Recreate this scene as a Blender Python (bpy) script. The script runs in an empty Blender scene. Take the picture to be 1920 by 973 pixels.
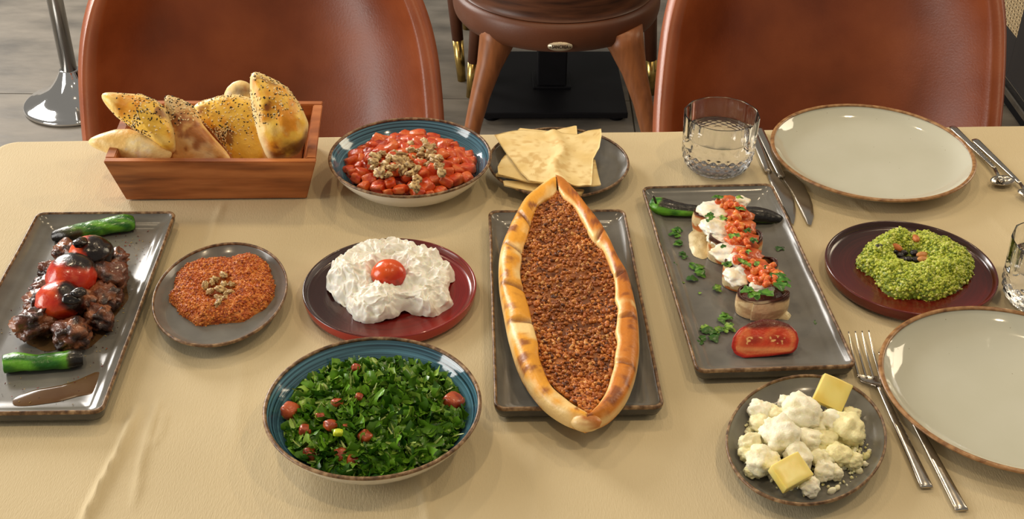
import bpy, math, random
import numpy as np
from mathutils import Matrix, Vector
rnd = random.Random(7)
rng = np.random.default_rng(11)
R = math.radians
T = 0.75                                    # height of the table top above the floor

# ------------------------------------------------------------------ camera
F_PX = 2346.0
PITCH, ROLL = R(33.8432), R(0.67993)
CAM = np.array([0.0, 0.0, T + 0.87405])
_fwd = np.array([0.0, math.cos(PITCH), -math.sin(PITCH)])
_right = np.array([1.0, 0.0, 0.0])
_up = np.cross(_right, _fwd)
_rx = math.cos(ROLL) * _right + math.sin(ROLL) * _up
_uy = -math.sin(ROLL) * _right + math.cos(ROLL) * _up
cam_data = bpy.data.cameras.new('camera')
cam = bpy.data.objects.new('camera', cam_data)
bpy.context.scene.collection.objects.link(cam)
cam_data.sensor_width = 36.0
cam_data.lens = F_PX / 1920 * 36.0
cam_data.clip_start = 0.05
cam.matrix_world = Matrix(((_rx[0], _uy[0], -_fwd[0], CAM[0]), (_rx[1], _uy[1], -_fwd[1], CAM[1]),
                           (_rx[2], _uy[2], -_fwd[2], CAM[2]), (0, 0, 0, 1)))
bpy.context.scene.camera = cam

# ------------------------------------------------------------------ world, lights, exposure
sc = bpy.context.scene
sc.view_settings.view_transform = 'Standard'
sc.view_settings.look = 'None'
sc.view_settings.gamma = 1.0
sc.view_settings.exposure = 0.0
world = bpy.data.worlds.new('room_light')
sc.world = world
world.use_nodes = True
wn = world.node_tree.nodes['Background']
wn.inputs[0].default_value = (1.0, 0.93, 0.82, 1)
wn.inputs[1].default_value = 0.26

def area(name, loc, target, sx, sy, watts, color):
    d = bpy.data.lights.new(name, 'AREA')
    d.shape = 'RECTANGLE'; d.size = sx; d.size_y = sy; d.energy = watts; d.color = color
    o = bpy.data.objects.new(name, d)
    sc.collection.objects.link(o)
    o.location = loc
    o.rotation_euler = (Vector(target) - Vector(loc)).to_track_quat('-Z', 'Y').to_euler()
    return o
# daylight through two tall windows on the left, plus an added warm fill
area('window_and_fill_light', (-2.9, 4.7, 2.3), (0.0, 1.3, T), 1.2, 2.0, 165, (1.0, 0.95, 0.88))
area('window_and_fill_light', (-3.3, 0.9, 1.35), (-3.2, 0.9 + 0.02, 1.35), 1.7, 2.3, 105, (1.0, 0.96, 0.90))
area('window_and_fill_light', (3.6, 3.3, 2.3), (0.2, 1.4, T), 1.2, 1.6, 45, (1.0, 0.84, 0.60))  # added warm fill for the right side of the table
# small warm ceiling downlights over the table
for lx, ly in ((-0.9, 2.3), (0.2, 2.5), (1.1, 2.2), (-0.5, 0.6), (0.9, 0.7)):
    d = bpy.data.lights.new('ceiling_downlight', 'AREA')
    d.shape = 'DISK'; d.size = 0.09; d.energy = 7.0; d.color = (1.0, 0.78, 0.5)
    o = bpy.data.objects.new('ceiling_downlight', d)
    sc.collection.objects.link(o); o.location = (lx, ly, 2.75)

# ------------------------------------------------------------------ helpers
def at(px, py, z=T):
    """the point of the horizontal plane at height z that the photograph shows at (px, py)"""
    d = (px - 960) / F_PX * _rx + (486.5 - py) / F_PX * _uy + _fwd
    return CAM + d * ((z - CAM[2]) / d[2])

def on_plane(px, py, p0, n):
    d = (px - 960) / F_PX * _rx + (486.5 - py) / F_PX * _uy + _fwd
    n = np.asarray(n, float)
    return CAM + d * (np.dot(np.asarray(p0) - CAM, n) / np.dot(d, n))

def lin(*c):
    if len(c) == 1: c = c[0]
    c = np.asarray(c, float) / 255.0
    return np.where(c <= 0.04045, c / 12.92, ((c + 0.055) / 1.055) ** 2.4)

_perm = np.random.default_rng(3).random(1 << 16).astype(np.float64)
def vnoise(P):
    P = np.asarray(P, float)
    i = np.floor(P).astype(np.int64); f = P - i
    f = f * f * (3 - 2 * f)
    def h(a, b, c):
        k = (a * 73856093) ^ (b * 19349663) ^ (c * 83492791)
        k = (k ^ (k >> 13)) * 1274126177
        return _perm[(k ^ (k >> 16)) & 0xFFFF]
    x, y, z = i[..., 0], i[..., 1], i[..., 2]
    fx, fy, fz = f[..., 0], f[..., 1], f[..., 2]
    def lp(a, b, t): return a + (b - a) * t
    r = lp(lp(lp(h(x, y, z), h(x + 1, y, z), fx), lp(h(x, y + 1, z), h(x + 1, y + 1, z), fx), fy),
           lp(lp(h(x, y, z + 1), h(x + 1, y, z + 1), fx), lp(h(x, y + 1, z + 1), h(x + 1, y + 1, z + 1), fx), fy), fz)
    return r * 2 - 1
def fbm(P, scale, octv=3, seed=0):
    P = np.asarray(P, float) * scale + seed * 17.31
    a, s, r = 1.0, 0.0, 0.0
    for k in range(octv):
        r = r + a * vnoise(P * (2.03 ** k) + k * 7.7); s += a; a *= 0.5
    return r / s
def mixc(a, b, t):
    t = np.clip(np.asarray(t, float), 0, 1)[..., None]
    return np.asarray(a) * (1 - t) + np.asarray(b) * t
def sstep(a, b, x):
    t = np.clip((np.asarray(x, float) - a) / (b - a), 0, 1)
    return t * t * (3 - 2 * t)

def mk(name, V, F, m=None, parent=None, smooth=True, cols=None, mats=None, fm=None):
    me = bpy.data.meshes.new(name)
    V = np.asarray(V, float)
    me.from_pydata(V.tolist(), [], F.tolist() if isinstance(F, np.ndarray) else F)
    if smooth: me.polygons.foreach_set('use_smooth', [True] * len(me.polygons))
    for q in (mats or ([m] if m else [])): me.materials.append(q)
    if fm is not None: me.polygons.foreach_set('material_index', fm)
    if cols is not None:
        ca = me.color_attributes.new('Col', 'FLOAT_COLOR', 'POINT')
        c4 = np.ones((len(V), 4)); c4[:, :3] = cols
        ca.data.foreach_set('color', c4.ravel())
    me.update()
    o = bpy.data.objects.new(name, me)
    sc.collection.objects.link(o)
    if parent is not None: o.parent = parent
    return o

def tag(o, label, cat, group=None, kind=None):
    o['label'] = label
    if cat: o['category'] = cat
    if group: o['group'] = group
    if kind: o['kind'] = kind
    return o

def thing(name, label, cat, loc=(0, 0, 0), rotz=0.0, group=None):
    o = bpy.data.objects.new(name, None)
    o.empty_display_size = 0.05
    sc.collection.objects.link(o)
    o.location = loc; o.rotation_euler = (0, 0, rotz)
    return tag(o, label, cat, group)

def recenter(o):
    """put a mesh's origin at its base centre, keeping it where it stands (top-level meshes only)"""
    me = o.data
    n = len(me.vertices); a = np.empty(n * 3); me.vertices.foreach_get('co', a); a = a.reshape(-1, 3)
    c = (a.min(0) + a.max(0)) / 2; c[2] = a[:, 2].min()
    me.vertices.foreach_set('co', (a - c).ravel()); me.update()
    o.location = c
    for ch in o.children: ch.location = -Vector(c) if ch.location.length == 0 else ch.location - Vector(c)
    return o

# ---- materials
def _new(name):
    m = bpy.data.materials.new(name); m.use_nodes = True
    nt = m.node_tree
    return m, nt, nt.nodes['Principled BSDF']
def N(nt, t, **kw):
    n = nt.nodes.new(t)
    for k, v in kw.items():
        if k.startswith('i_'): n.inputs[k[2:].replace('_', ' ')].default_value = v
        else: setattr(n, k, v)
    return n
def ramp(nt, stops):
    n = nt.nodes.new('ShaderNodeValToRGB')
    e = n.color_ramp.elements
    while len(e) < len(stops): e.new(0.5)
    for k, (p, c) in enumerate(stops):
        e[k].position = p; e[k].color = (*[float(x) for x in c], 1) if len(c) == 3 else c
    return n
def mat(name, cols=None, scale=10.0, detail=4.0, stretch=(1, 1, 1), rough=0.5, rough2=None, bump=0.0, bscale=200.0, metallic=0.0,
        coat=0.0, coat_rough=0.05, sss=0.0, ssr=(1, 0.4, 0.2), attr=False, trans=0.0, ior=1.45, spec=0.5, spots=None, bstretch=None):
    m, nt, b = _new(name)
    tc = N(nt, 'ShaderNodeTexCoord'); mp = N(nt, 'ShaderNodeMapping')
    mp.inputs['Scale'].default_value = stretch
    nt.links.new(tc.outputs['Object'], mp.inputs[0])
    no = N(nt, 'ShaderNodeTexNoise'); no.inputs['Scale'].default_value = scale; no.inputs['Detail'].default_value = detail
    nt.links.new(mp.outputs[0], no.inputs['Vector'])
    out = None
    if attr:
        at_ = N(nt, 'ShaderNodeAttribute', attribute_name='Col')
        out = at_.outputs['Color']
    elif cols is not None:
        if len(cols) == 1:
            b.inputs['Base Color'].default_value = (*cols[0], 1)
        else:
            k = len(cols)
            rp = ramp(nt, [(0.3 + 0.4 * i / (k - 1), c) for i, c in enumerate(cols)])
            nt.links.new(no.outputs['Fac'], rp.inputs[0]); out = rp.outputs[0]
    if spots:
        vs, thr, sc_ = spots
        vo = N(nt, 'ShaderNodeTexVoronoi'); vo.inputs['Scale'].default_value = vs
        nt.links.new(tc.outputs['Object'], vo.inputs['Vector'])
        lt = N(nt, 'ShaderNodeMath', operation='LESS_THAN'); lt.inputs[1].default_value = thr
        nt.links.new(vo.outputs['Distance'], lt.inputs[0])
        n2 = N(nt, 'ShaderNodeTexNoise'); n2.inputs['Scale'].default_value = vs * 0.31
        nt.links.new(tc.outputs['Object'], n2.inputs['Vector'])
        gt = N(nt, 'ShaderNodeMath', operation='GREATER_THAN'); gt.inputs[1].default_value = 0.52
        nt.links.new(n2.outputs['Fac'], gt.inputs[0])
        ml = N(nt, 'ShaderNodeMath', operation='MULTIPLY')
        nt.links.new(lt.outputs[0], ml.inputs[0]); nt.links.new(gt.outputs[0], ml.inputs[1])
        mx = N(nt, 'ShaderNodeMix', data_type='RGBA')
        nt.links.new(ml.outputs[0], mx.inputs[0])
        if out is not None: nt.links.new(out, mx.inputs[6])
        else: mx.inputs[6].default_value = (*cols[0], 1)
        mx.inputs[7].default_value = (*sc_, 1)
        out = mx.outputs[2]
    if out is not None: nt.links.new(out, b.inputs['Base Color'])
    b.inputs['Roughness'].default_value = rough
    if rough2 is not None:
        mr = N(nt, 'ShaderNodeMapRange'); mr.inputs[1].default_value = 0.3; mr.inputs[2].default_value = 0.7
        mr.inputs[3].default_value = rough; mr.inputs[4].default_value = rough2
        nt.links.new(no.outputs['Fac'], mr.inputs[0]); nt.links.new(mr.outputs[0], b.inputs['Roughness'])
    if bump:
        bn = N(nt, 'ShaderNodeTexNoise'); bn.inputs['Scale'].default_value = bscale; bn.inputs['Detail'].default_value = 3
        if bstretch:
            mp2 = N(nt, 'ShaderNodeMapping'); mp2.inputs['Scale'].default_value = bstretch
            nt.links.new(tc.outputs['Object'], mp2.inputs[0]); nt.links.new(mp2.outputs[0], bn.inputs['Vector'])
        else: nt.links.new(tc.outputs['Object'], bn.inputs['Vector'])
        bu = N(nt, 'ShaderNodeBump'); bu.inputs['Strength'].default_value = bump; bu.inputs['Distance'].default_value = 0.002
        nt.links.new(bn.outputs['Fac'], bu.inputs['Height']); nt.links.new(bu.outputs[0], b.inputs['Normal'])
    b.inputs['Metallic'].default_value = metallic
    b.inputs['Coat Weight'].default_value = coat; b.inputs['Coat Roughness'].default_value = coat_rough
    b.inputs['Specular IOR Level'].default_value = spec
    b.inputs['IOR'].default_value = ior
    b.inputs['Transmission Weight'].default_value = trans
    if sss:
        b.inputs['Subsurface Weight'].default_value = sss
        b.inputs['Subsurface Radius'].default_value = ssr
        b.inputs['Subsurface Scale'].default_value = 0.004
    return m

def ring_mat(name, dark, light, rscale, rough, wob=0.35, direction=None, col3=None, coat=0.0):
    """glaze with concentric brush rings; direction blends to a third colour across the dish"""
    m, nt, b = _new(name)
    tc = N(nt, 'ShaderNodeTexCoord'); sp = N(nt, 'ShaderNodeSeparateXYZ')
    nt.links.new(tc.outputs['Object'], sp.inputs[0])
    cb = N(nt, 'ShaderNodeCombineXYZ')
    nt.links.new(sp.outputs[0], cb.inputs[0]); nt.links.new(sp.outputs[1], cb.inputs[1])
    ln = N(nt, 'ShaderNodeVectorMath', operation='LENGTH'); nt.links.new(cb.outputs[0], ln.inputs[0])
    # add the height so that steep walls show rings too
    ad = N(nt, 'ShaderNodeMath', operation='MULTIPLY_ADD'); ad.inputs[1].default_value = 1.2
    nt.links.new(sp.outputs[2], ad.inputs[0]); nt.links.new(ln.outputs[1], ad.inputs[2])
    cx = N(nt, 'ShaderNodeCombineXYZ')
    sc_ = N(nt, 'ShaderNodeMath', operation='MULTIPLY'); sc_.inputs[1].default_value = rscale
    nt.links.new(ad.outputs[0], sc_.inputs[0]); nt.links.new(sc_.outputs[0], cx.inputs[0])
    lo = N(nt, 'ShaderNodeVectorMath', operation='SCALE'); lo.inputs['Scale'].default_value = 6.0
    nt.links.new(cb.outputs[0], lo.inputs[0])
    a2 = N(nt, 'ShaderNodeVectorMath', operation='ADD')
    nt.links.new(cx.outputs[0], a2.inputs[0]); nt.links.new(lo.outputs[0], a2.inputs[1])
    no = N(nt, 'ShaderNodeTexNoise'); no.inputs['Scale'].default_value = 1.0; no.inputs['Detail'].default_value = 4
    nt.links.new(a2.outputs[0], no.inputs['Vector'])
    rp = ramp(nt, [(0.5 - wob * 0.5, dark), (0.5 + wob * 0.5, light)])
    nt.links.new(no.outputs['Fac'], rp.inputs[0])
    out = rp.outputs[0]
    if direction is not None:
        dt = N(nt, 'ShaderNodeVectorMath', operation='DOT_PRODUCT'); dt.inputs[1].default_value = direction
        nt.links.new(cb.outputs[0], dt.inputs[0])
        mr = N(nt, 'ShaderNodeMapRange'); mr.inputs[1].default_value = -0.05; mr.inputs[2].default_value = 0.08
        nt.links.new(dt.outputs[1], mr.inputs[0])
        mx = N(nt, 'ShaderNodeMix', data_type='RGBA'); nt.links.new(mr.outputs[0], mx.inputs[0])
        nt.links.new(out, mx.inputs[6])
        r3 = ramp(nt, [(0.3, np.asarray(col3) * 0.55), (0.7, col3)]); nt.links.new(no.outputs['Fac'], r3.inputs[0])
        nt.links.new(r3.outputs[0], mx.inputs[7]); out = mx.outputs[2]
    nt.links.new(out, b.inputs['Base Color'])
    b.inputs['Roughness'].default_value = rough
    b.inputs['Coat Weight'].default_value = coat
    bu = N(nt, 'ShaderNodeBump'); bu.inputs['Strength'].default_value = 0.12; bu.inputs['Distance'].default_value = 0.001
    nt.links.new(no.outputs['Fac'], bu.inputs['Height']); nt.links.new(bu.outputs[0], b.inputs['Normal'])
    return m

M = {}
M['cloth'] = mat('linen_cloth', [lin(200, 183, 146), lin(208, 192, 157)], scale=5, rough=0.72, bump=0.25, bscale=700, bstretch=(1, 0.25, 1), spec=0.3)
M['leather'] = mat('tan_leather', [lin(104, 46, 20), lin(132, 64, 30), lin(156, 82, 42)], scale=5, detail=8, rough=0.28, rough2=0.42, bump=0.12, bscale=260, spec=0.6)
M['leather2'] = mat('brown_leather', [lin(82, 45, 25), lin(98, 54, 30)], scale=9, rough=0.45, bump=0.1, bscale=300)
M['walnut'] = mat('walnut_veneer', [lin(48, 27, 18), lin(84, 50, 32), lin(104, 64, 42)], scale=9, detail=7, stretch=(1, 1, 9), rough=0.4, spec=0.4)
M['legwood'] = mat('stained_beech', [lin(122, 72, 38), lin(150, 92, 52)], scale=14, detail=5, stretch=(6, 6, 1), rough=0.38)
M['darkleg'] = mat('brown_leg_lacquer', [lin(84, 48, 30), lin(98, 56, 36)], scale=10, rough=0.4)
M['brass'] = mat('brass', [lin(206, 176, 104)], metallic=1.0, rough=0.25)
M['blackmetal'] = mat('black_powder_coat', [lin(11, 10, 13), lin(15, 14, 17)], scale=30, rough=0.6, spec=0.25)
M['steel'] = mat('brushed_steel', [lin(168, 164, 158), lin(190, 186, 180)], scale=60, stretch=(1, 1, 0.02), metallic=1.0, rough=0.28)
M['chrome'] = mat('polished_chrome', [lin(225, 225, 225)], metallic=1.0, rough=0.06)
M['cutlery'] = mat('polished_cutlery_steel', [lin(186, 178, 166), lin(200, 192, 180)], scale=40, metallic=1.0, rough=0.16, rough2=0.24)
M['boxwood'] = mat('acacia_wood', [lin(118, 62, 28), lin(168, 98, 50), lin(196, 124, 70)], scale=7, detail=7, stretch=(1.2, 5, 9), rough=0.42, bump=0.15, bscale=120, bstretch=(0.15, 1, 1))
M['grey'] = mat('grey_glaze', [lin(106, 104, 99), lin(122, 120, 114)], scale=30, rough=0.2, coat=0.15, coat_rough=0.1, spots=(160, 0.05, lin(58, 50, 44)))
M['greyside'] = mat('grey_glaze_underside', [lin(70, 68, 66), lin(86, 84, 80)], scale=50, rough=0.25)
M['rimbrown'] = mat('bare_brown_rim', [lin(62, 42, 28), lin(116, 86, 58), lin(170, 140, 104)], scale=160, detail=5, rough=0.35, bump=0.15, bscale=500)
M['rimgold'] = mat('ochre_brown_rim', [lin(112, 74, 42), lin(152, 110, 68), lin(178, 138, 94)], scale=120, detail=5, rough=0.3, bump=0.1, bscale=500)
M['cream'] = mat('cream_glaze', [lin(192, 191, 172), lin(198, 197, 180)], scale=12, rough=0.07, coat=0.5, spots=(85, 0.045, lin(120, 104, 76)))
M['creamunder'] = mat('cream_glaze_underside', [lin(200, 188, 166), lin(210, 200, 180)], scale=12, rough=0.2)
M['bowlwhite'] = mat('white_glaze', [lin(206, 202, 190), lin(216, 212, 202)], scale=12, rough=0.12, coat=0.4)
M['blue'] = ring_mat('blue_brushed_glaze', lin(18, 38, 52), lin(98, 150, 174), 300, 0.1, wob=0.34, coat=0.6)
M['redL'] = ring_mat('red_brown_ombre_glaze', lin(44, 22, 20), lin(62, 32, 28), 420, 0.24, direction=(1.0, -0.25, 0), col3=lin(150, 26, 22), coat=0.3)
M['redR'] = ring_mat('dark_red_ombre_glaze', lin(42, 16, 12), lin(66, 26, 18), 420, 0.24, direction=(-0.1, -1.0, 0), col3=lin(112, 20, 14), coat=0.3)
M['redside'] = mat('red_glaze_side', [lin(150, 30, 26), lin(166, 38, 34)], scale=20, rough=0.25, coat=0.3)
M['redside2'] = mat('dark_red_glaze_side', [lin(92, 18, 12), lin(110, 24, 16)], scale=20, rough=0.25, coat=0.3)
def colmat(name, rough=0.5, bump=0.0, bscale=300, sss=0.0, coat=0.0, spec=0.5, coat_rough=0.1):
    return mat(name, attr=True, rough=rough, bump=bump, bscale=bscale, sss=sss, coat=coat, spec=spec, coat_rough=coat_rough)
M['bread'] = colmat('baked_crust', 0.42, 0.45, 160, coat=0.15, coat_rough=0.3)
M['flat'] = colmat('flatbread', 0.75, 0.25, 180)
M['seed'] = colmat('seed', 0.5)
M['mince'] = colmat('minced_meat', 0.4, 0.2, 600)
M['paste'] = colmat('oily_paste', 0.33, 0.4, 900, coat=0.15)
M['yogurt'] = colmat('thick_yogurt', 0.35, 0.15, 400, sss=0.25)
M['wet'] = colmat('wet_vegetable', 0.34, 0.35, 320, coat=0.22, coat_rough=0.15)
M['meat'] = colmat('grilled_meat', 0.3, 0.6, 350, coat=0.35, coat_rough=0.15)
M['char'] = colmat('blistered_skin', 0.26, 0.25, 260, coat=0.3)
M['leaf'] = colmat('leaf', 0.3, 0.1, 300)
M['nut'] = colmat('nut', 0.45, 0.3, 500)
M['cheese'] = colmat('crumbly_cheese', 0.55, 0.35, 500, sss=0.2)
M['butter'] = colmat('butter', 0.3, 0.1, 100, sss=0.3)
M['sauce'] = mat('meat_juice', [lin(104, 80, 52), lin(88, 60, 36)], scale=20, rough=0.12)
M['glass'] = mat('clear_glass', [(1, 1, 1)], rough=0.0, trans=1.0, ior=1.48)
M['water'] = mat('water', [(1, 1, 1)], rough=0.0, trans=1.0, ior=1.33)
M['cane'] = mat('woven_cane', [lin(206, 182, 140), lin(226, 204, 164)], scale=80, rough=0.6)
M['canehole'] = mat('cane_backing', [lin(60, 40, 26)], rough=0.8)
M['darkpanel'] = mat('charcoal_lacquer', [lin(44, 40, 40), lin(52, 48, 47)], scale=4, rough=0.55)
M['stone'] = mat('grey_stone_tile', [lin(84, 79, 71), lin(112, 105, 94), lin(130, 122, 110)], scale=5, detail=9, stretch=(1, 2.2, 1), rough=0.5, rough2=0.62, bump=0.35, bscale=22, bstretch=(1, 2.5, 1))
M['grout'] = mat('grout', [lin(84, 78, 70)], rough=0.9)
M['badge'] = mat('nickel_badge', [lin(196, 182, 156)], metallic=0.6, rough=0.35)
M['ink'] = mat('dark_engraving', [lin(40, 26, 18)], rough=0.6)

# ---- mesh makers
def lathe(prof, n=96, sx=1.0, sy=1.0, close=True):
    """prof: (r, z) list; r of 0 at either end makes a pole"""
    V, F = [], []
    t = np.linspace(0, 2 * np.pi, n, endpoint=False)
    rings = []
    for r, z in prof:
        if r <= 1e-9:
            rings.append([len(V)]); V.append((0, 0, z))
        else:
            rings.append(list(range(len(V), len(V) + n)))
            V += [(r * sx * math.cos(a), r * sy * math.sin(a), z) for a in t]
    for A, B in zip(rings, rings[1:]):
        for k in range(n):
            k2 = (k + 1) % n
            if len(A) == 1 and len(B) == 1: continue
            if len(A) == 1: F.append((A[0], B[k2], B[k]))
            elif len(B) == 1: F.append((A[k], A[k2], B[0]))
            else: F.append((A[k], A[k2], B[k2], B[k]))
    return np.array(V), F

def smooth_profile(pts, n=6):
    """Catmull-Rom through the points"""
    P = np.array([pts[0]] + list(pts) + [pts[-1]], float); out = []
    for i in range(1, len(P) - 2):
        for k in range(n):
            t = k / n
            a, b, c, d = P[i - 1], P[i], P[i + 1], P[i + 2]
            out.append(0.5 * ((2 * b) + (c - a) * t + (2 * a - 5 * b + 4 * c - d) * t * t + (-a + 3 * b - 3 * c + d) * t ** 3))
    out.append(P[-2])
    return [tuple(np.maximum(x, [0, -9]) if len(x) == 2 else x) for x in out]

def grid_faces(nu, nv, wrap_u=False):
    F = []
    for i in range(nu if wrap_u else nu - 1):
        i2 = (i + 1) % nu
        for j in range(nv - 1):
            F.append((i * nv + j, i2 * nv + j, i2 * nv + j + 1, i * nv + j + 1))
    return F

def tube(path, radii, n=16, flat=1.0, up=(0, 0, 1), caps=True):
    """swept tube with a radius per path point; flat scales the section along 'up'"""
    path = np.asarray(path, float); radii = np.broadcast_to(radii, (len(path),)).astype(float)
    flat = np.broadcast_to(flat, (len(path),)).astype(float)
    d = np.gradient(path, axis=0); d /= np.linalg.norm(d, axis=1)[:, None] + 1e-12
    V = []
    for p, t, r, fl in zip(path, d, radii, flat):
        s = np.cross(t, up); s /= np.linalg.norm(s) + 1e-12
        u = np.cross(s, t)
        for k in range(n):
            a = 2 * math.pi * k / n
            V.append(p + s * r * math.cos(a) + u * r * fl * math.sin(a))
    m = len(path); F = []
    for i in range(m - 1):
        for k in range(n):
            k2 = (k + 1) % n
            F.append((i * n + k, i * n + k2, (i + 1) * n + k2, (i + 1) * n + k))
    if caps:
        V.append(path[0]); V.append(path[-1]); a, b = m * n, m * n + 1
        for k in range(n):
            k2 = (k + 1) % n
            F.append((a, k2, k)); F.append((b, (m - 1) * n + k, (m - 1) * n + k2))
    return np.array(V), F

def box(x0, x1, y0, y1, z0, z1, bev=0.0):
    if bev <= 0:
        V = [(x, y, z) for z in (z0, z1) for y in (y0, y1) for x in (x0, x1)]
        return np.array(V), [(0, 2, 3, 1), (4, 5, 7, 6), (0, 1, 5, 4), (2, 6, 7, 3), (0, 4, 6, 2), (1, 3, 7, 5)]
    import bmesh
    bm = bmesh.new()
    bmesh.ops.create_cube(bm, size=1)
    for v in bm.verts:
        v.co = ((x0 + x1) / 2 + v.co.x * (x1 - x0), (y0 + y1) / 2 + v.co.y * (y1 - y0), (z0 + z1) / 2 + v.co.z * (z1 - z0))
    bmesh.ops.bevel(bm, geom=bm.edges[:], offset=bev, segments=2, affect='EDGES', profile=0.6)
    V = np.array([v.co[:] for v in bm.verts]); F = [tuple(v.index for v in f.verts) for f in bm.faces]
    bm.free(); return V, F

_ico = {}
def ico(sub):
    if sub not in _ico:
        import bmesh
        bm = bmesh.new(); bmesh.ops.create_icosphere(bm, subdivisions=sub, radius=1.0)
        _ico[sub] = (np.array([v.co[:] for v in bm.verts]), np.array([[v.index for v in f.verts] for f in bm.faces])); bm.free()
    return _ico[sub]

def rot(ax, ay, az):
    return np.array(Matrix.Rotation(az, 3, 'Z') @ Matrix.Rotation(ay, 3, 'Y') @ Matrix.Rotation(ax, 3, 'X'))

def rand_rots(n, tilt=1.0):
    q = rng.normal(size=(n, 4)); q[:, 1:3] *= tilt
    q /= np.linalg.norm(q, axis=1)[:, None]
    w, x, y, z = q.T
    return np.stack([np.stack([1 - 2 * (y * y + z * z), 2 * (x * y - z * w), 2 * (x * z + y * w)], 1),
                     np.stack([2 * (x * y + z * w), 1 - 2 * (x * x + z * z), 2 * (y * z - x * w)], 1),
                     np.stack([2 * (x * z - y * w), 2 * (y * z + x * w), 1 - 2 * (x * x + y * y)], 1)], 1)

def grains(P, S, C, sub=1, lump=0.25, rots=None):
    """many little lumps in one mesh: P centres, S (n,3) half sizes, C colours"""
    P = np.asarray(P, float); n = len(P); S = np.broadcast_to(S, (n, 3)); C = np.broadcast_to(C, (n, 3))
    v, f = ico(sub); nv = len(v)
    Q = rand_rots(n) if rots is None else rots
    L = v[None] * (1 + lump * rng.normal(size=(n, nv, 1)) * 0.6) * S[:, None, :]
    W = np.einsum('nij,nvj->nvi', Q, L) + P[:, None]
    F = (f[None] + (np.arange(n) * nv)[:, None, None]).reshape(-1, 3)
    return W.reshape(-1, 3), F, np.repeat(C, nv, 0)

def poly_r(poly, c, th):
    """radius of a star-shaped polygon (n,2) about c at each angle, slightly smoothed"""
    q = np.asarray(poly)[:, :2] - c
    a = np.arctan2(q[:, 1], q[:, 0]); r = np.hypot(q[:, 0], q[:, 1])
    o = np.argsort(a); a, r = a[o], r[o]
    # straight edges between the corners
    tt = np.linspace(0, 1, 12, endpoint=False)
    q = q[o]; q2 = np.roll(q, -1, 0)
    D = (q[:, None] * (1 - tt[None, :, None]) + q2[:, None] * tt[None, :, None]).reshape(-1, 2)
    a = np.arctan2(D[:, 1], D[:, 0]); r = np.hypot(D[:, 0], D[:, 1]); o = np.argsort(a)
    return np.interp(th, a[o], r[o], period=2 * np.pi)

def mound(outline, z0, hf, cf, nr=60, nt=200, disp=None, centre=None):
    """heap with a star-shaped outline; hf(x, y, r) height above z0, cf(P, r) colours"""
    poly = np.array([at(x, y, z0)[:2] for x, y in outline]); c = poly.mean(0) if centre is None else np.asarray(centre)
    th = np.linspace(0, 2 * np.pi, nt, endpoint=False)
    rr = poly_r(poly, c, th)
    k_ = max(1, nt // 90); kk = np.exp(-0.5 * (np.arange(-3 * k_, 3 * k_ + 1) / (1.2 * k_)) ** 2); kk /= kk.sum()
    rr = sum(w * np.roll(rr, q) for w, q in zip(kk, range(-3 * k_, 3 * k_ + 1)))
    r = np.concatenate([np.linspace(0.0, 1, nr) ** 0.8])
    X = c[0] + rr[:, None] * r[None] * np.cos(th)[:, None]
    Y = c[1] + rr[:, None] * r[None] * np.sin(th)[:, None]
    Rr = np.broadcast_to(r[None], X.shape)
    Z = z0 + hf(X, Y, Rr)
    P = np.stack([X, Y, Z], -1)
    if disp is not None: P = P + disp(P, Rr)
    P[..., 2] = np.maximum(P[..., 2], z0 - 0.0002)
    C = cf(P, Rr)
    V = P.reshape(-1, 3); F = grid_faces(nt, nr, wrap_u=True)
    return V, F, C.reshape(-1, 3), c, rr, th

def blob(name, label, cat, c, size, mcol, m, seed, lump=0.25, freq=1.6, rotm=None, sub=3, group=None, parent=None, ridge=0.0, boxy=0.0, rest=None):
    """irregular lump; mcol(unit_v, noise) -> colours; rest = height its underside stands at"""
    v, f = ico(sub)
    u = v.copy()
    if boxy:
        mx = np.abs(u).max(1)[:, None]; u = u * (1 - boxy) + u / mx * 0.82 * boxy
    n = fbm(v, freq, 3, seed)
    d = 1 + lump * n
    if ridge: d = d - ridge * np.abs(fbm(v, freq * 2.1, 2, seed + 9))
    u = u * d[:, None] * np.asarray(size)
    if rotm is not None: u = u @ np.asarray(rotm).T
    c = np.array(c, float)
    if rest is not None: c[2] = rest - u[:, 2].min()
    o = mk(name, u, f, m, parent, cols=mcol(v, n))
    o.location = c
    if cat: tag(o, label, cat, group)
    return o

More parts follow.
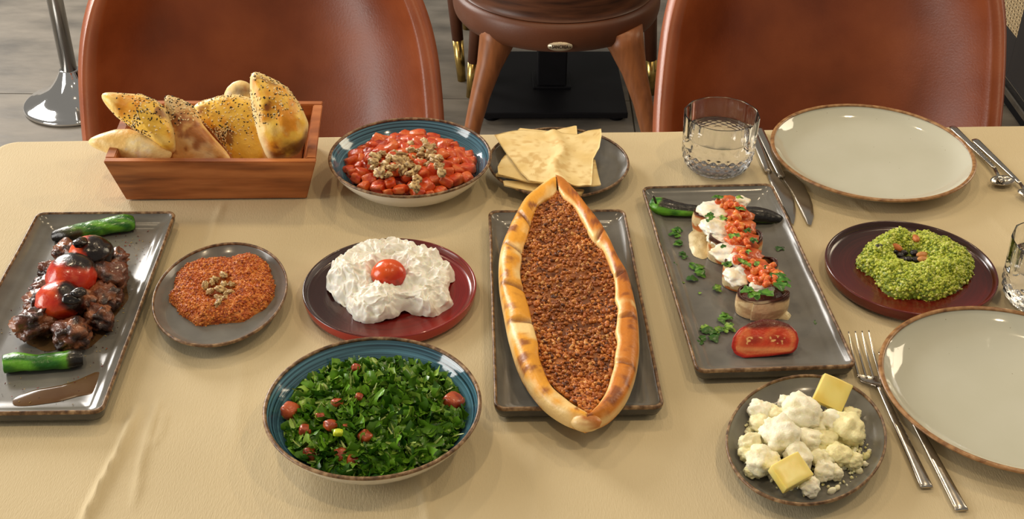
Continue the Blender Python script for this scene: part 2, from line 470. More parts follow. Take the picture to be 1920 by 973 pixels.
def pillow(name, outline, p0, n, tf, tb, m, colf, parent=None, nr=26, nt=120, seed=0, amp=0.08, power=2.2):
    """puffed body around an outline lying in the plane (p0, n): tf / tb are the front and back swelling"""
    n = np.asarray(n, float); n /= np.linalg.norm(n)
    P3 = np.array([on_plane(x, y, p0, n) for x, y in outline])
    ex = np.cross((0, 0, 1), n); ex /= np.linalg.norm(ex); ey = np.cross(n, ex)
    o = P3.mean(0); q = np.stack([(P3 - o) @ ex, (P3 - o) @ ey], 1)
    c = q.mean(0); th = np.linspace(0, 2 * np.pi, nt, endpoint=False)
    rr = poly_r(q, c, th)
    k = np.exp(-0.5 * (np.arange(-3, 4) / 1.3) ** 2); k /= k.sum()
    rr = sum(w * np.roll(rr, s) for w, s in zip(k, range(-3, 4)))
    r = np.sin(np.linspace(0, np.pi / 2, nr))
    def side(t, s):
        X = c[0] + rr[:, None] * r[None] * np.cos(th)[:, None]
        Y = c[1] + rr[:, None] * r[None] * np.sin(th)[:, None]
        h = t * np.maximum(1 - r[None] ** power, 0) ** 0.55
        W = o + X[..., None] * ex + Y[..., None] * ey
        h = h * (1 + amp * 4 * fbm(W, 32, 2, seed)) + 0.9 * amp * t * fbm(W, 70, 2, seed + 3) * (1 - r[None] ** 6)
        return W + s * h[..., None] * n
    A = side(tf, 1); B = side(tb, -1)
    V = np.concatenate([A.reshape(-1, 3), B[:, :-1].reshape(-1, 3)])
    F = grid_faces(nt, nr, wrap_u=True)
    off = nt * nr; nb = nr - 1
    for i in range(nt):
        i2 = (i + 1) % nt
        for j in range(nb - 1):
            F.append((off + i2 * nb + j, off + i * nb + j, off + i * nb + j + 1, off + i2 * nb + j + 1))
        F.append((off + i2 * nb + nb - 1, off + i * nb + nb - 1, i * nr + nr - 1, i2 * nr + nr - 1))
    rv = np.concatenate([np.broadcast_to(r, (nt, nr)).ravel(), np.broadcast_to(r[:-1], (nt, nb)).ravel()])
    C = colf(V, rv)
    ob = mk(name, V, F, m, parent, cols=C)
    return ob, A, th, r, n

def scatter_seeds(A, n, count, mask, size, colA, name, parent, lift=0.0004):
    """seeds lying on the front surface grid A of a pillow"""
    nt, nr, _ = A.shape
    P, Rm = [], []
    tries = 0
    while len(P) < count and tries < count * 40:
        tries += 1
        i = rng.integers(nt); j = int(nr * rng.random() ** 0.7)
        if j >= nr - 1: continue
        p = A[i, j]
        a = A[(i + 1) % nt, j] - p; b = A[i, j + 1] - p
        w = rng.random(2)
        q = p + a * w[0] + b * w[1]
        if rng.random() > mask(q): continue
        nn = np.cross(a, b)
        if np.linalg.norm(nn) < 1e-12: nn = n
        nn = nn / np.linalg.norm(nn)
        if nn @ n < 0: nn = -nn
        t = rng.normal(size=3); t -= (t @ nn) * nn; t /= np.linalg.norm(t)
        P.append(q + nn * lift); Rm.append(np.stack([t, np.cross(nn, t), nn], 1))
    S = np.array(size)[None] * (0.8 + 0.4 * rng.random((len(P), 1)))
    V, F, C = grains(np.array(P), S, colA[rng.integers(len(colA), size=len(P))], 1, 0.08, np.array(Rm))
    o = mk(name, V, F, M['seed'], parent, cols=C)
    o['kind'] = 'stuff'
    return o

# ================================================================== SETTING
V, F = box(-3.2, 3.2, -0.6, 5.4, -0.02, -0.004)
floor = mk('floor', V, F, M['grout'], smooth=False); floor['kind'] = 'structure'
TW = 1.2
tile_me = None
for ix in range(-3, 3):
    for iy in range(-1, 5):
        x0 = 0.335 + ix * TW; y0 = 3.25 - 1.2 * 3 + iy * TW
        if x0 > 3.0 or y0 > 4.6 or y0 < -0.4: continue
        if tile_me is None:
            V, F = box(0.002, TW - 0.002, 0.002, TW - 0.002, -0.012, 0.0, 0.0015)
            t_ = mk('tile', V, F, M['stone'], floor, smooth=False); tile_me = t_.data
        else:
            t_ = bpy.data.objects.new('tile', tile_me); sc.collection.objects.link(t_); t_.parent = floor
        t_.location = (x0, y0, 0)

# partition along the right with cane panel and steel rail
px = 1.42
part = thing('cane_partition', 'charcoal partition with woven cane panel and steel foot rail, behind the right leather chair', 'partition', (px, 3.3, 0))
part['kind'] = 'thing'
V, F = box(0.012, 0.05, -0.75, 1.5, 0.05, 1.1, 0.003); mk('panel', V, F, M['darkpanel'], part, smooth=False)
V, F = box(0.0, 0.012, -0.75, -0.0, 0.075, 1.1, 0.002); mk('stile', V, F, M['darkpanel'], part, smooth=False)
V, F = box(0.0, 0.012, 0.0, 1.5, 0.075, 0.185, 0.002); mk('bottom_rail', V, F, M['darkpanel'], part, smooth=False)
V, F = box(-0.012, 0.012, -0.75, 1.5, 0.03, 0.05, 0.003); mk('steel_rail', V, F, M['steel'], part, smooth=False, )
V, F = box(-0.004, 0.02, -0.75, 1.5, 0.0, 0.03, 0.002); mk('plinth', V, F, M['blackmetal'], part, smooth=False)
# cane: horizontals, verticals and diagonals woven in front of a backing
W_, F_ = [], []
def bar(a, b, w, th, xo):
    a = np.array(a, float); b = np.array(b, float); d = (b - a) / np.linalg.norm(b - a); s = np.array([-d[1], d[0]]) * w / 2
    k = len(W_)
    for q in (a - s, a + s, b + s, b - s):
        W_.append((xo, q[0], q[1])); 
    for q in (a - s, a + s, b + s, b - s):
        W_.append((xo + th, q[0], q[1]))
    F_.extend([(k, k + 1, k + 2, k + 3), (k + 7, k + 6, k + 5, k + 4), (k, k + 4, k + 5, k + 1), (k + 1, k + 5, k + 6, k + 2), (k + 2, k + 6, k + 7, k + 3), (k + 3, k + 7, k + 4, k)])
cy0, cy1, cz0, cz1 = 0.002, 0.9, 0.187, 0.80
st = 0.021
for k in range(int((cy1 - cy0) / st)): 
    for o_ in (0, 0.006): bar((cy0 + k * st + o_, cz0), (cy0 + k * st + o_, cz1), 0.0032, 0.0012, 0.002)
for k in range(int((cz1 - cz0) / st)):
    for o_ in (0, 0.006): bar((cy0, cz0 + k * st + o_), (cy1, cz0 + k * st + o_), 0.0032, 0.0012, 0.0032)
def clipdiag(c, s):
    # line z = s*y + c within the panel
    pts = []
    for y in (cy0, cy1):
        z = s * y + c
        if cz0 <= z <= cz1: pts.append((y, z))
    for z in (cz0, cz1):
        y = (z - c) / s
        if cy0 < y < cy1: pts.append((y, z))
    return pts
for s in (1, -1):
    lo, hi = (cz0 - cy1, cz1 - cy0) if s > 0 else (cz0 + cy0, cz1 + cy1)
    c_ = lo
    while c_ < hi:
        p_ = clipdiag(c_ + 0.002, s)
        if len(p_) >= 2 and p_[0] != p_[1]: bar(p_[0], p_[1], 0.0028, 0.001, 0.001)
        c_ += st
o = mk('cane_webbing', np.array(W_), F_, M['cane'], part, smooth=False); o['kind'] = 'stuff'
V, F = box(0.0105, 0.0118, 0.0, 1.5, 0.185, 1.1); mk('backing', V, F, M['canehole'], part, smooth=False)

# ================================================================== FURNITURE BEYOND THE TABLE
# chrome stand
bc = at(143, 196, 0.0)
stand = thing('barrier_stand', 'chrome post with flared round foot standing on the tiles left of the chair', 'stand', (bc[0], bc[1], 0))
prof = [(0.0, 0.001), (0.136, 0.001), (0.141, 0.004), (0.141, 0.010), (0.137, 0.014), (0.120, 0.021), (0.094, 0.033), (0.066, 0.052), (0.044, 0.078), (0.030, 0.102), (0.026, 0.110), (0.0, 0.110)]
V, F = lathe(prof[:2] + smooth_profile(prof[2:-1], 5) + [prof[-1]], 96); mk('base', V, F, M['chrome'], stand)
V, F = lathe([(0, 0.108), (0.0215, 0.108), (0.0215, 0.95), (0.0, 0.95)], 48); mk('pole', V, F, M['steel'], stand)
V, F = lathe([(0, 0.95), (0.026, 0.95), (0.026, 0.985), (0.02, 0.995), (0, 0.997)], 48); mk('cap', V, F, M['chrome'], stand)

# tub chairs in tan leather
def make_tub(label, xc, yc, rz, wid=0.295, depth=0.13, ztop=0.86, corner=0.16, lean=0.17):
    t = thing('leather_chair', label, 'chair', (xc, yc, 0), rz, 'tan leather chairs across the table')
    nu, nv = 81, 49; zb = 0.44
    def surf(u, v, off):
        z = zb + (ztop - zb) * v
        w = wid * (1.0 + 0.03 * math.sin(v * math.pi)) * (1 - 0.015 * v)
        w *= 1 - 0.07 * max(0.0, (z - 0.62) / 0.3) ** 1.5
        dz = max(0.0, z - (ztop - corner)) / corner
        w *= 1 - 0.30 * (1 - math.sqrt(max(0, 1 - dz ** 2.3)))
        a = u * 1.12
        x = w * math.sin(a) / math.sin(1.12)
        y = depth * (math.cos(a) - math.cos(1.12)) / (1 - math.cos(1.12)) + lean * (v - 0.5) - 0.02
        nx, ny = -math.sin(a) * 0.8, -math.cos(a)
        l = math.hypot(nx, ny)
        return np.array([x - off * nx / l * -1, y - off * ny / l * -1, z])
    V = []
    th = 0.036
    us = np.linspace(-1, 1, nu); vs = np.linspace(0, 1, nv)
    for s in (0.5, -0.5):
        for u in us:
            for v in vs:
                e = min(1.0, (1 - abs(u)) / 0.045, (1 - v) / 0.04)
                e = math.sqrt(max(0.0, 1 - (1 - e) ** 2))
                p = surf(u * (1 - 0.0), v, s * th * e)
                V.append(p)
    F = grid_faces(nu, nv)
    n0 = nu * nv
    F += [tuple(n0 + k for k in reversed(f)) for f in grid_faces(nu, nv)]
    for j in range(nv - 1):
        F.append((j + 1, j, n0 + j, n0 + j + 1))
        a = (nu - 1) * nv
        F.append((a + j, a + j + 1, n0 + a + j + 1, n0 + a + j))
    for i in range(nu - 1):
        F.append((i * nv + nv - 1, n0 + i * nv + nv - 1, n0 + (i + 1) * nv + nv - 1, (i + 1) * nv + nv - 1))
        F.append((i * nv, (i + 1) * nv, n0 + (i + 1) * nv, n0 + i * nv))
    V = np.array(V)
    V[:, 1] += 0.003 * fbm(V, 7, 2, 5)
    bo = mk('backrest', V, F, M['leather'], t)
    # seat
    pr_ = smooth_profile([(0.0, 0.405), (0.2, 0.405), (0.255, 0.42), (0.265, 0.445), (0.25, 0.47), (0.15, 0.482), (0.0, 0.484)], 5)
    V, F = lathe([(0.0, 0.405)] + pr_[1:-1] + [(0.0, 0.484)], 64, 1.0, 0.95); V[:, 1] -= 0.14; mk('seat', V, F, M['leather'], t)
    for sx, sy in ((-1, -1), (1, -1), (-1, 1), (1, 1)):
        a = np.array([sx * 0.17, -0.14 + sy * 0.16, 0.41]); b = np.array([sx * 0.225, -0.14 + sy * 0.215, 0.10]); c = a + (b - a) * (0.41 / 0.31)
        V, F = tube([a, a * 0.5 + b * 0.5, b], [0.021, 0.018, 0.0145], 16); lg = mk('leg', V, F, M['legwood'], t)
        c[2] = 0.0
        V, F = tube([b, c], [0.0145, 0.011], 16); mk('brass_tip', V, F, M['brass'], lg)
    return t
make_tub('tan leather tub chair behind the bread box', -0.424, 1.91, R(7), wid=0.288, ztop=0.90, corner=0.2, depth=0.19)
make_tub('tan leather tub chair behind the empty cream plate and the water glass', 0.540, 1.95, R(1.0), wid=0.286, corner=0.2, ztop=0.95, depth=0.19)

# chair seen from behind, with veneered back and oval badge
bch = thing('veneer_chair', 'dark brown chair seen from behind with round walnut back and oval badge', 'chair', (0.104, 2.995, 0), R(-3))
rb = 0.262
prof = [(0.0, 0.372), (0.225, 0.372), (0.247, 0.377), (0.258, 0.392), (0.262, 0.415), (0.259, 0.438), (0.250, 0.448), (0.22, 0.452), (0.0, 0.454)]
V, F = lathe(prof[:2] + smooth_profile(prof[2:-2], 4) + prof[-2:], 96); mk('seat', V, F, M['leather2'], bch)
nu, nv = 61, 16
V, F = [], []
for s in (1, -1):
    for u in np.linspace(-1.35, 1.35, nu):
        for v in np.linspace(0, 1, nv):
            r = 0.238 + 0.03 * v ** 1.3 + s * 0.009
            z = 0.451 + 0.30 * v * (1 - 0.35 * (abs(u) / 1.35) ** 3)
            V.append((r * math.sin(u), -r * math.cos(u), z))
F = grid_faces(nu, nv); n0 = nu * nv
F += [tuple(n0 + k for k in reversed(f)) for f in grid_faces(nu, nv)]
for j in range(nv - 1):
    a = (nu - 1) * nv; F += [(j + 1, j, n0 + j, n0 + j + 1), (a + j, a + j + 1, n0 + a + j + 1, n0 + a + j)]
for i in range(nu - 1):
    F += [(i * nv + nv - 1, n0 + i * nv + nv - 1, n0 + (i + 1) * nv + nv - 1, (i + 1) * nv + nv - 1), (i * nv, (i + 1) * nv, n0 + (i + 1) * nv, n0 + i * nv)]
mk('backrest', V, F, M['walnut'], bch)
for sx in (-1, 1):
    pts = [(sx * 0.150, -0.165, 0.40), (sx * 0.158, -0.175, 0.365), (sx * 0.172, -0.192, 0.31), (sx * 0.190, -0.215, 0.24), (sx * 0.204, -0.235, 0.17), (sx * 0.214, -0.25, 0.10)]
    pp = np.array(pts); pp[:, 0] += np.linspace(.020 if sx < 0 else .014, .010 if sx < 0 else .046, len(pp))
    V, F = tube(pp, [0.052, 0.043, 0.031, 0.0245, 0.021, 0.0185], 20); lg = mk('leg', V, F, M['legwood'], bch)
    V, F = tube([pp[-1], (pp[-1][0] + sx * 0.014, -0.268, 0.0)], [0.0185, 0.015], 20); mk('brass_tip', V, F, M['brass'], lg)
def straight_leg(parent, top, bot, m=None):
    top, bot = np.array(top), np.array(bot); mid = bot + (top - bot) * 0.30
    V, F = tube([top, mid], [0.023, 0.0165], 18); lg = mk('leg', V, F, m or M['darkleg'], parent)
    V, F = tube([mid, bot], [0.0165, 0.0125], 18); mk('brass_tip', V, F, M['brass'], lg)
def bl(px_, py_, dx=0):
    w = at(px_, py_, 0.0); m_ = bch.location
    c_, s_ = math.cos(-bch.rotation_euler.z), math.sin(-bch.rotation_euler.z)
    x, y = w[0] - m_.x, w[1] - m_.y
    return np.array([c_ * x - s_ * y, s_ * x + c_ * y, 0.0])
b = bl(882, 181); straight_leg(bch, b + [0.035, -0.03, 0.38], b)
b = bl(1222, 176); straight_leg(bch, b + [-0.035, -0.03, 0.38], b)
# badge on the seat band, facing the camera side
badge = []
nb = 40
def band(a, z, off=0.0): return ((rb + off) * math.sin(a), -(rb + off) * math.cos(a), z)
ca, cz = 0.066, 0.398
V = [band(ca, cz, 0.0035)] + [band(ca + 0.112 * math.cos(t) * 1.0, cz + 0.0105 * math.sin(t), 0.003) for t in np.linspace(0, 2 * np.pi, nb, endpoint=False)] \
    + [band(ca + 0.116 * math.cos(t), cz + 0.0118 * math.sin(t), -0.004) for t in np.linspace(0, 2 * np.pi, nb, endpoint=False)]
F = [(0, 1 + k, 1 + (k + 1) % nb) for k in range(nb)] + [(1 + k, 1 + nb + k, 1 + nb + (k + 1) % nb, 1 + (k + 1) % nb) for k in range(nb)]
bad = mk('badge', V, F, M['badge'], bch)
cu = bpy.data.curves.new('badge_lettering', 'FONT'); cu.body = '‹ SANCREA ›'; cu.size = 0.0125; cu.align_x = 'CENTER'; cu.align_y = 'CENTER'; cu.extrude = 0.0003; cu.offset = 0.0002
to = bpy.data.objects.new('badge_lettering', cu); sc.collection.objects.link(to)
dg = bpy.context.evaluated_depsgraph_get(); me_ = bpy.data.meshes.new_from_object(to.evaluated_get(dg)); bpy.data.objects.remove(to)
co = np.array([v.co[:] for v in me_.vertices])
LV = [band(ca + x / rb * 0.72, cz + y * 0.95, 0.0040 + zz) for x, y, zz in co]
mk('lettering', LV, [tuple(p.vertices) for p in me_.polygons], M['ink'], bad, smooth=False)

# second chair: one leg shows left of the veneered chair
w = at(866, 151, 0.0)
ch2 = thing('leather_chair', 'brown chair whose brass-tipped leg shows left behind the veneered chair', 'chair', (w[0] - 0.21, w[1] + 0.19, 0))
for sx, sy in ((1, -1), (-1, -1), (1, 1), (-1, 1)):
    straight_leg(ch2, (sx * 0.175 + (0.0 if sx < 0 else 0), sy * 0.16, 0.42), (sx * 0.21, sy * 0.19, 0))
pr_ = smooth_profile([(0.2, 0.40), (0.245, 0.41), (0.25, 0.44), (0.24, 0.47), (0.15, 0.482)], 5)
V, F = lathe([(0.0, 0.40)] + pr_ + [(0.0, 0.484)], 64); mk('seat', V, F, M['leather2'], ch2)
nu, nv = 41, 12; V = []
for s in (1, -1):
    for u in np.linspace(-1.3, 1.3, nu):
        for v in np.linspace(0, 1, nv):
            r = 0.235 + 0.03 * v + s * 0.012
            V.append((-r * math.cos(u), r * math.sin(u), 0.47 + 0.33 * v))
F = grid_faces(nu, nv); n0 = nu * nv
F += [tuple(n0 + k for k in reversed(f)) for f in grid_faces(nu, nv)]
for j in range(nv - 1):
    a = (nu - 1) * nv; F += [(j + 1, j, n0 + j, n0 + j + 1), (a + j, a + j + 1, n0 + a + j + 1, n0 + a + j)]
for i in range(nu - 1):
    F += [(i * nv + nv - 1, n0 + i * nv + nv - 1, n0 + (i + 1) * nv + nv - 1, (i + 1) * nv + nv - 1)]
mk('backrest', V, F, M['leather2'], ch2)

# next table: black pedestal
w0, w1 = at(898, 228, 0.0), at(1172, 224, 0.0)
cx_, hw = (w0[0] + w1[0]) / 2, (w1[0] - w0[0]) / 2
ped = thing('pedestal_table', 'neighbouring table on a black square pedestal foot behind the veneered chair', 'table', (cx_, w0[1] + hw, 0), R(1.5))
V, F = box(-hw, hw, -hw, hw, 0.012, 0.03, 0.003); bp = mk('base_plate', V, F, M['blackmetal'], ped, smooth=False)
for sx in (-1, 1):
    for sy in (-1, 1):
        V, F = lathe([(0, 0), (0.02, 0), (0.02, 0.0125), (0, 0.0125)], 24); V += [sx * (hw - .03), sy * (hw - .03), 0]; mk('foot', V, F, M['blackmetal'], bp)
V, F = box(-0.042, 0.042, -0.042, 0.042, 0.03, 0.72, 0.004); mk('column', V, F, M['blackmetal'], ped, smooth=False)
V, F = box(-0.055, 0.055, -0.055, 0.055, 0.03, 0.036, 0.002); mk('collar', V, F, M['blackmetal'], ped, smooth=False)
V, F = box(-0.40, 0.40, -0.28, 0.45, 0.72, 0.75, 0.006); mk('tabletop', V, F, M['walnut'], ped, smooth=False)

# ================================================================== THE LAID TABLE
TROT = math.atan2(1.681 - 1.593, 0.768 + 0.741)
tc = np.array([0.13, 1.13])
tab = thing('dining_table', 'dining table under the beige cloth', 'table', (tc[0], tc[1], 0), TROT)
V, F = box(-0.86, 0.86, -0.50, 0.495, T - 0.040, T - 0.006, 0.004); mk('tabletop', V, F, M['walnut'], tab, smooth=False)
for sx in (-1, 1):
    V, F = box(sx * 0.5 - 0.2, sx * 0.5 + 0.2, -0.22, 0.22, 0.0, 0.02, 0.003); mk('base_plate', V, F, M['blackmetal'], tab, smooth=False)
    V, F = box(sx * 0.5 - 0.04, sx * 0.5 + 0.04, -0.04, 0.04, 0.02, T - 0.04, 0.004); mk('column', V, F, M['blackmetal'], tab, smooth=False)

# cloth: fitted sheet with rounded far corners, folded down over the edge
cL = at(1, 266)[:2]
ux = np.array([math.cos(TROT), math.sin(TROT)]); uy = np.array([-math.sin(TROT), math.cos(TROT)])
def to_tab(p): q = np.asarray(p) - cL; return q @ ux, q @ uy
LX, LY = 1.735, 1.01
def crease(P, pts, w, h, sharp=1.0, side=0.0):
    """ridge of height h and width w along a pixel polyline lying on the table"""
    Q = np.array([at(x, y)[:2] for x, y in pts]); best = np.full(len(P), 9.0); sgn = np.zeros(len(P)); tt = np.zeros(len(P))
    L = np.concatenate([[0], np.cumsum(np.linalg.norm(np.diff(Q, axis=0), axis=1))])
    for k in range(len(Q) - 1):
        a, b = Q[k], Q[k + 1]; d = b - a; l2 = d @ d
        t = np.clip(((P - a) @ d) / l2, 0, 1); c = a + t[:, None] * d
        e = P - c; dist = np.linalg.norm(e, axis=1); m = dist < best
        best = np.where(m, dist, best); sgn = np.where(m, np.sign(d[0] * e[:, 1] - d[1] * e[:, 0]), sgn)
        tt = np.where(m, (L[k] + t * math.sqrt(l2)) / L[-1], tt)
    fade = np.minimum(1, np.minimum(tt, 1 - tt) * 5 + 0.0)
    ww = np.where(sgn > 0, w * (1 + side), w * (1 - side))
    return 1.9 * h * fade * np.exp(-np.abs(best / ww) ** (1.6 * sharp))
nx, ny = 420, 300
gx = np.linspace(0, LX, nx); gy = np.linspace(0, -LY, ny)
GX, GY = np.meshgrid(gx, gy, indexing='ij')
rc = 0.028
cxx = np.clip(GX, rc, LX - rc); cyy = np.clip(GY, -LY + rc, -rc)
dx_, dy_ = GX - cxx, GY - cyy
m_ = (np.abs(dx_) > 0) & (np.abs(dy_) > 0)
mx_ = np.maximum(np.abs(dx_), np.abs(dy_)); ln_ = np.hypot(dx_, dy_) + 1e-12
GX = np.where(m_, cxx + dx_ * mx_ / ln_, GX); GY = np.where(m_, cyy + dy_ * mx_ / ln_, GY)
PW = cL[None] + GX.reshape(-1, 1) * ux + GY.reshape(-1, 1) * uy
zc = np.zeros(len(PW))
zc += crease(PW, [(258, 755), (225, 840), (185, 915), (140, 1010)], 0.0042, 0.0040, 1.0, 0.3)
zc += crease(PW, [(298, 745), (283, 790), (268, 840), (245, 960)], 0.0030, 0.0022, 1.0, 0.4)
zc += crease(PW, [(311, 765), (300, 810), (282, 845)], 0.0025, 0.0012)
zc += crease(PW, [(420, 375), (408, 405), (394, 445), (380, 470)], 0.0035, 0.0013)
zc += crease(PW, [(784, 885), (790, 905), (798, 940), (806, 1010)], 0.0035, 0.0020)
zc += crease(PW, [(1590, 372), (1615, 392), (1640, 408)], 0.004, 0.0009)
zc += crease(PW, [(1000, 800), (1004, 870), (1010, 1000)], 0.006, 0.0006)
zc += crease(PW, [(1835, 385), (1880, 430), (1930, 480)], 0.006, 0.0007)
zc += crease(PW, [(455, 650), (452, 720), (440, 840)], 0.008, 0.0006)
zc += 0.0006 * fbm(np.c_[PW, 0 * zc], 9, 2, 3)
zc -= 0.0006
# keep the cloth below what stands on it
PT = np.c_[PW, T + zc].reshape(nx, ny, 3)
# skirt rings
edge = [(i, 0) for i in range(nx)] + [(nx - 1, j) for j in range(1, ny)] + [(i, ny - 1) for i in range(nx - 2, -1, -1)] + [(0, j) for j in range(ny - 2, 0, -1)]
V = PT.reshape(-1, 3).tolist(); F = [tuple(reversed(f)) for f in grid_faces(nx, ny)]
F = [tuple(reversed(f)) for f in F]
prev = [i * ny + j for i, j in edge]
cen = PT.mean((0, 1))
s_len = np.arange(len(edge)) * 0.004
for k, (out, dn) in enumerate(((0.0018, 0.0012), (0.0030, 0.0042), (0.0034, 0.012), (0.006, 0.06), (0.010, 0.12), (0.012, 0.17))):
    cur = []
    for e, (i, j) in enumerate(edge):
        p = PT[i, j]
        q = np.array(to_tab(p[:2])); c0 = np.array([min(max(q[0], rc), LX - rc), min(max(q[1], -LY + rc), -rc)])
        d = q - c0; l = np.linalg.norm(d); d = d / l if l > 1e-9 else np.array([0, 1.0])
        wv = 0.012 * (dn / 0.17) * math.sin(s_len[e] * 9) if k > 2 else 0
        q = q + d * (out + wv)
        w = cL + q[0] * ux + q[1] * uy
        cur.append(len(V)); V.append([w[0], w[1], p[2] - dn])
    m = len(edge)
    for e in range(m):
        e2 = (e + 1) % m
        F.append((prev[e], cur[e], cur[e2], prev[e2]))
    prev = cur
cl = mk('tablecloth', V, F, M['cloth']); tag(cl, 'plain beige cloth with faint creases covering the whole table', 'tablecloth')
recenter(cl)

# ---- dishes
def rim_ring(r, z, w, h, parent, m, sx=1, sy=1, seed=0, name='rim', zt=None):
    prof = []
    for k in range(13):
        a = math.pi * (-0.35 + 1.7 * k / 12)
        prof.append((r + w * math.cos(a), z + h * math.sin(a)))
    V, F = lathe(prof, 160, sx, sy)
    ob = mk(name, V, F, m, parent)
    return ob

def coupe_plate(name, label, x, y, rr, h, inner, outer, rim, sx=1, sy=1, rotz=0, flat=0.62, rimw=0.0022, group=None):
    """shallow coupe dish: body, inner glaze and rim"""
    t = thing(name, label, 'plate', (x, y, T), rotz, group)
    o_ = [(0.0, 0.003), (rr * 0.50, 0.003), (rr * 0.52, 0.0005), (rr * 0.56, 0.0005), (rr * 0.58, 0.003), (rr * 0.72, 0.0055), (rr * 0.86, 0.0115 * h / .025), (rr * 0.96, h * 0.72), (rr, h - 0.0015)]
    V, F = lathe(o_[:5] + smooth_profile(o_[5:], 4), 160, sx, sy); mk('underside', V, [tuple(reversed(f)) for f in F], outer, t)
    i_ = [(rr - 0.0015, h - 0.001), (rr * 0.955, h * 0.80), (rr * 0.88, h * 0.53), (rr * 0.78, h * 0.36), (rr * flat, 0.0075), (rr * 0.3, 0.0068), (0.0, 0.0066)]
    V, F = lathe(smooth_profile(i_[:-1], 6) + [i_[-1]], 160, sx, sy); mk('glazed_well', V, F, inner, t)
    rim_ring(rr - 0.0012, h - 0.0014, rimw, 0.0019, t, rim, sx, sy)
    return t

coupe_plate('dinner_plate', 'empty cream plate with brown rim in front of the right leather chair', 0.5065, 1.5574, 0.14, 0.025, M['cream'], M['creamunder'], M['rimgold'], rimw=0.003, group=None)
coupe_plate('dinner_plate', 'empty cream plate cut by the right border, below the green dip', 0.5385, 1.040, 0.14, 0.025, M['cream'], M['creamunder'], M['rimgold'], rimw=0.003)
coupe_plate('flatbread_plate', 'round grey plate under the folded flatbread', 0.063, 1.5195, 0.0978, 0.022, M['grey'], M['greyside'], M['rimbrown'], rimw=0.0018)
GL = (-0.3418, 1.1975, 0.0774, 0.1048, R(4.2)); CH = (0.301, 0.9574, 0.0768, 0.1037, R(-29.6))
def oval(name, label, g): 
    return coupe_plate(name, label, g[0], g[1], g[3], 0.022, M['grey'], M['greyside'], M['rimbrown'], sx=g[2] / g[3], sy=1.0, rotz=g[4], rimw=0.0018)
oval('oval_plate', 'oval grey plate under the orange walnut dip', GL)
oval('oval_plate', 'oval grey plate with brown rim under the crumbled cheese and butter', CH)

def bowl(label, x, y, rotz):
    rr, h = 0.1093, 0.048
    t = thing('serving_bowl', label, 'bowl', (x, y, T), rotz)
    o_ = [(0.0, 0.003), (0.046, 0.003), (0.048, 0.0005), (0.053, 0.0005), (0.055, 0.003), (0.068, 0.0075), (0.086, 0.018), (0.0995, 0.031), (0.1065, 0.041), (rr, h - 0.001)]
    V, F = lathe(o_[:5] + smooth_profile(o_[5:], 5), 160); mk('outer_wall', V, [tuple(reversed(f)) for f in F], M['bowlwhite'], t)
    i_ = [(rr - 0.0015, h - 0.001), (0.1045, 0.042), (0.098, 0.0335), (0.084, 0.0215), (0.066, 0.012), (0.045, 0.0085), (0.02, 0.008), (0.0, 0.008)]
    V, F = lathe(smooth_profile(i_[:-1], 6) + [i_[-1]], 160); mk('blue_glaze', V, F, M['blue'], t)
    rim_ring(rr - 0.0012, h - 0.0012, 0.0021, 0.0019, t, M['rimbrown'])
    return t
bowl('blue brushed bowl holding the diced tomato and walnut salad', -0.1393, 1.4827, 0.4)
bowl('blue brushed bowl holding the chopped green salad', -0.139, 0.969, 1.9)

def lip_plate(label, x, y, inner, side):
    rr, h = 0.1032, 0.018
    t = thing('red_plate', label, 'plate', (x, y, T))
    o_ = [(0.0, 0.002), (0.080, 0.002), (0.083, 0.0003), (0.093, 0.0005), (0.0985, 0.0025), (0.1015, 0.006), (0.1028, 0.012), (rr, h - 0.001)]
    V, F = lathe(o_[:3] + smooth_profile(o_[3:], 4), 160); mk('side_wall', V, [tuple(reversed(f)) for f in F], side, t)
    V, F = lathe([(rr, h - 0.001), (rr - 0.0006, h), (rr - 0.0018, h + 0.0002), (rr - 0.003, h - 0.0006), (0.0985, 0.0125), (0.0965, 0.0105), (0.093, 0.0095), (0.05, 0.0085), (0.0, 0.0083)], 160); mk('brushed_glaze', V, F, inner, t)
    return t
lip_plate('red plate fading to brown under the white yogurt dip', -0.1451, 1.2191, M['redL'], M['redside'])
lip_plate('dark red brushed plate under the green dip', 0.4894, 1.2748, M['redR'], M['redside2'])

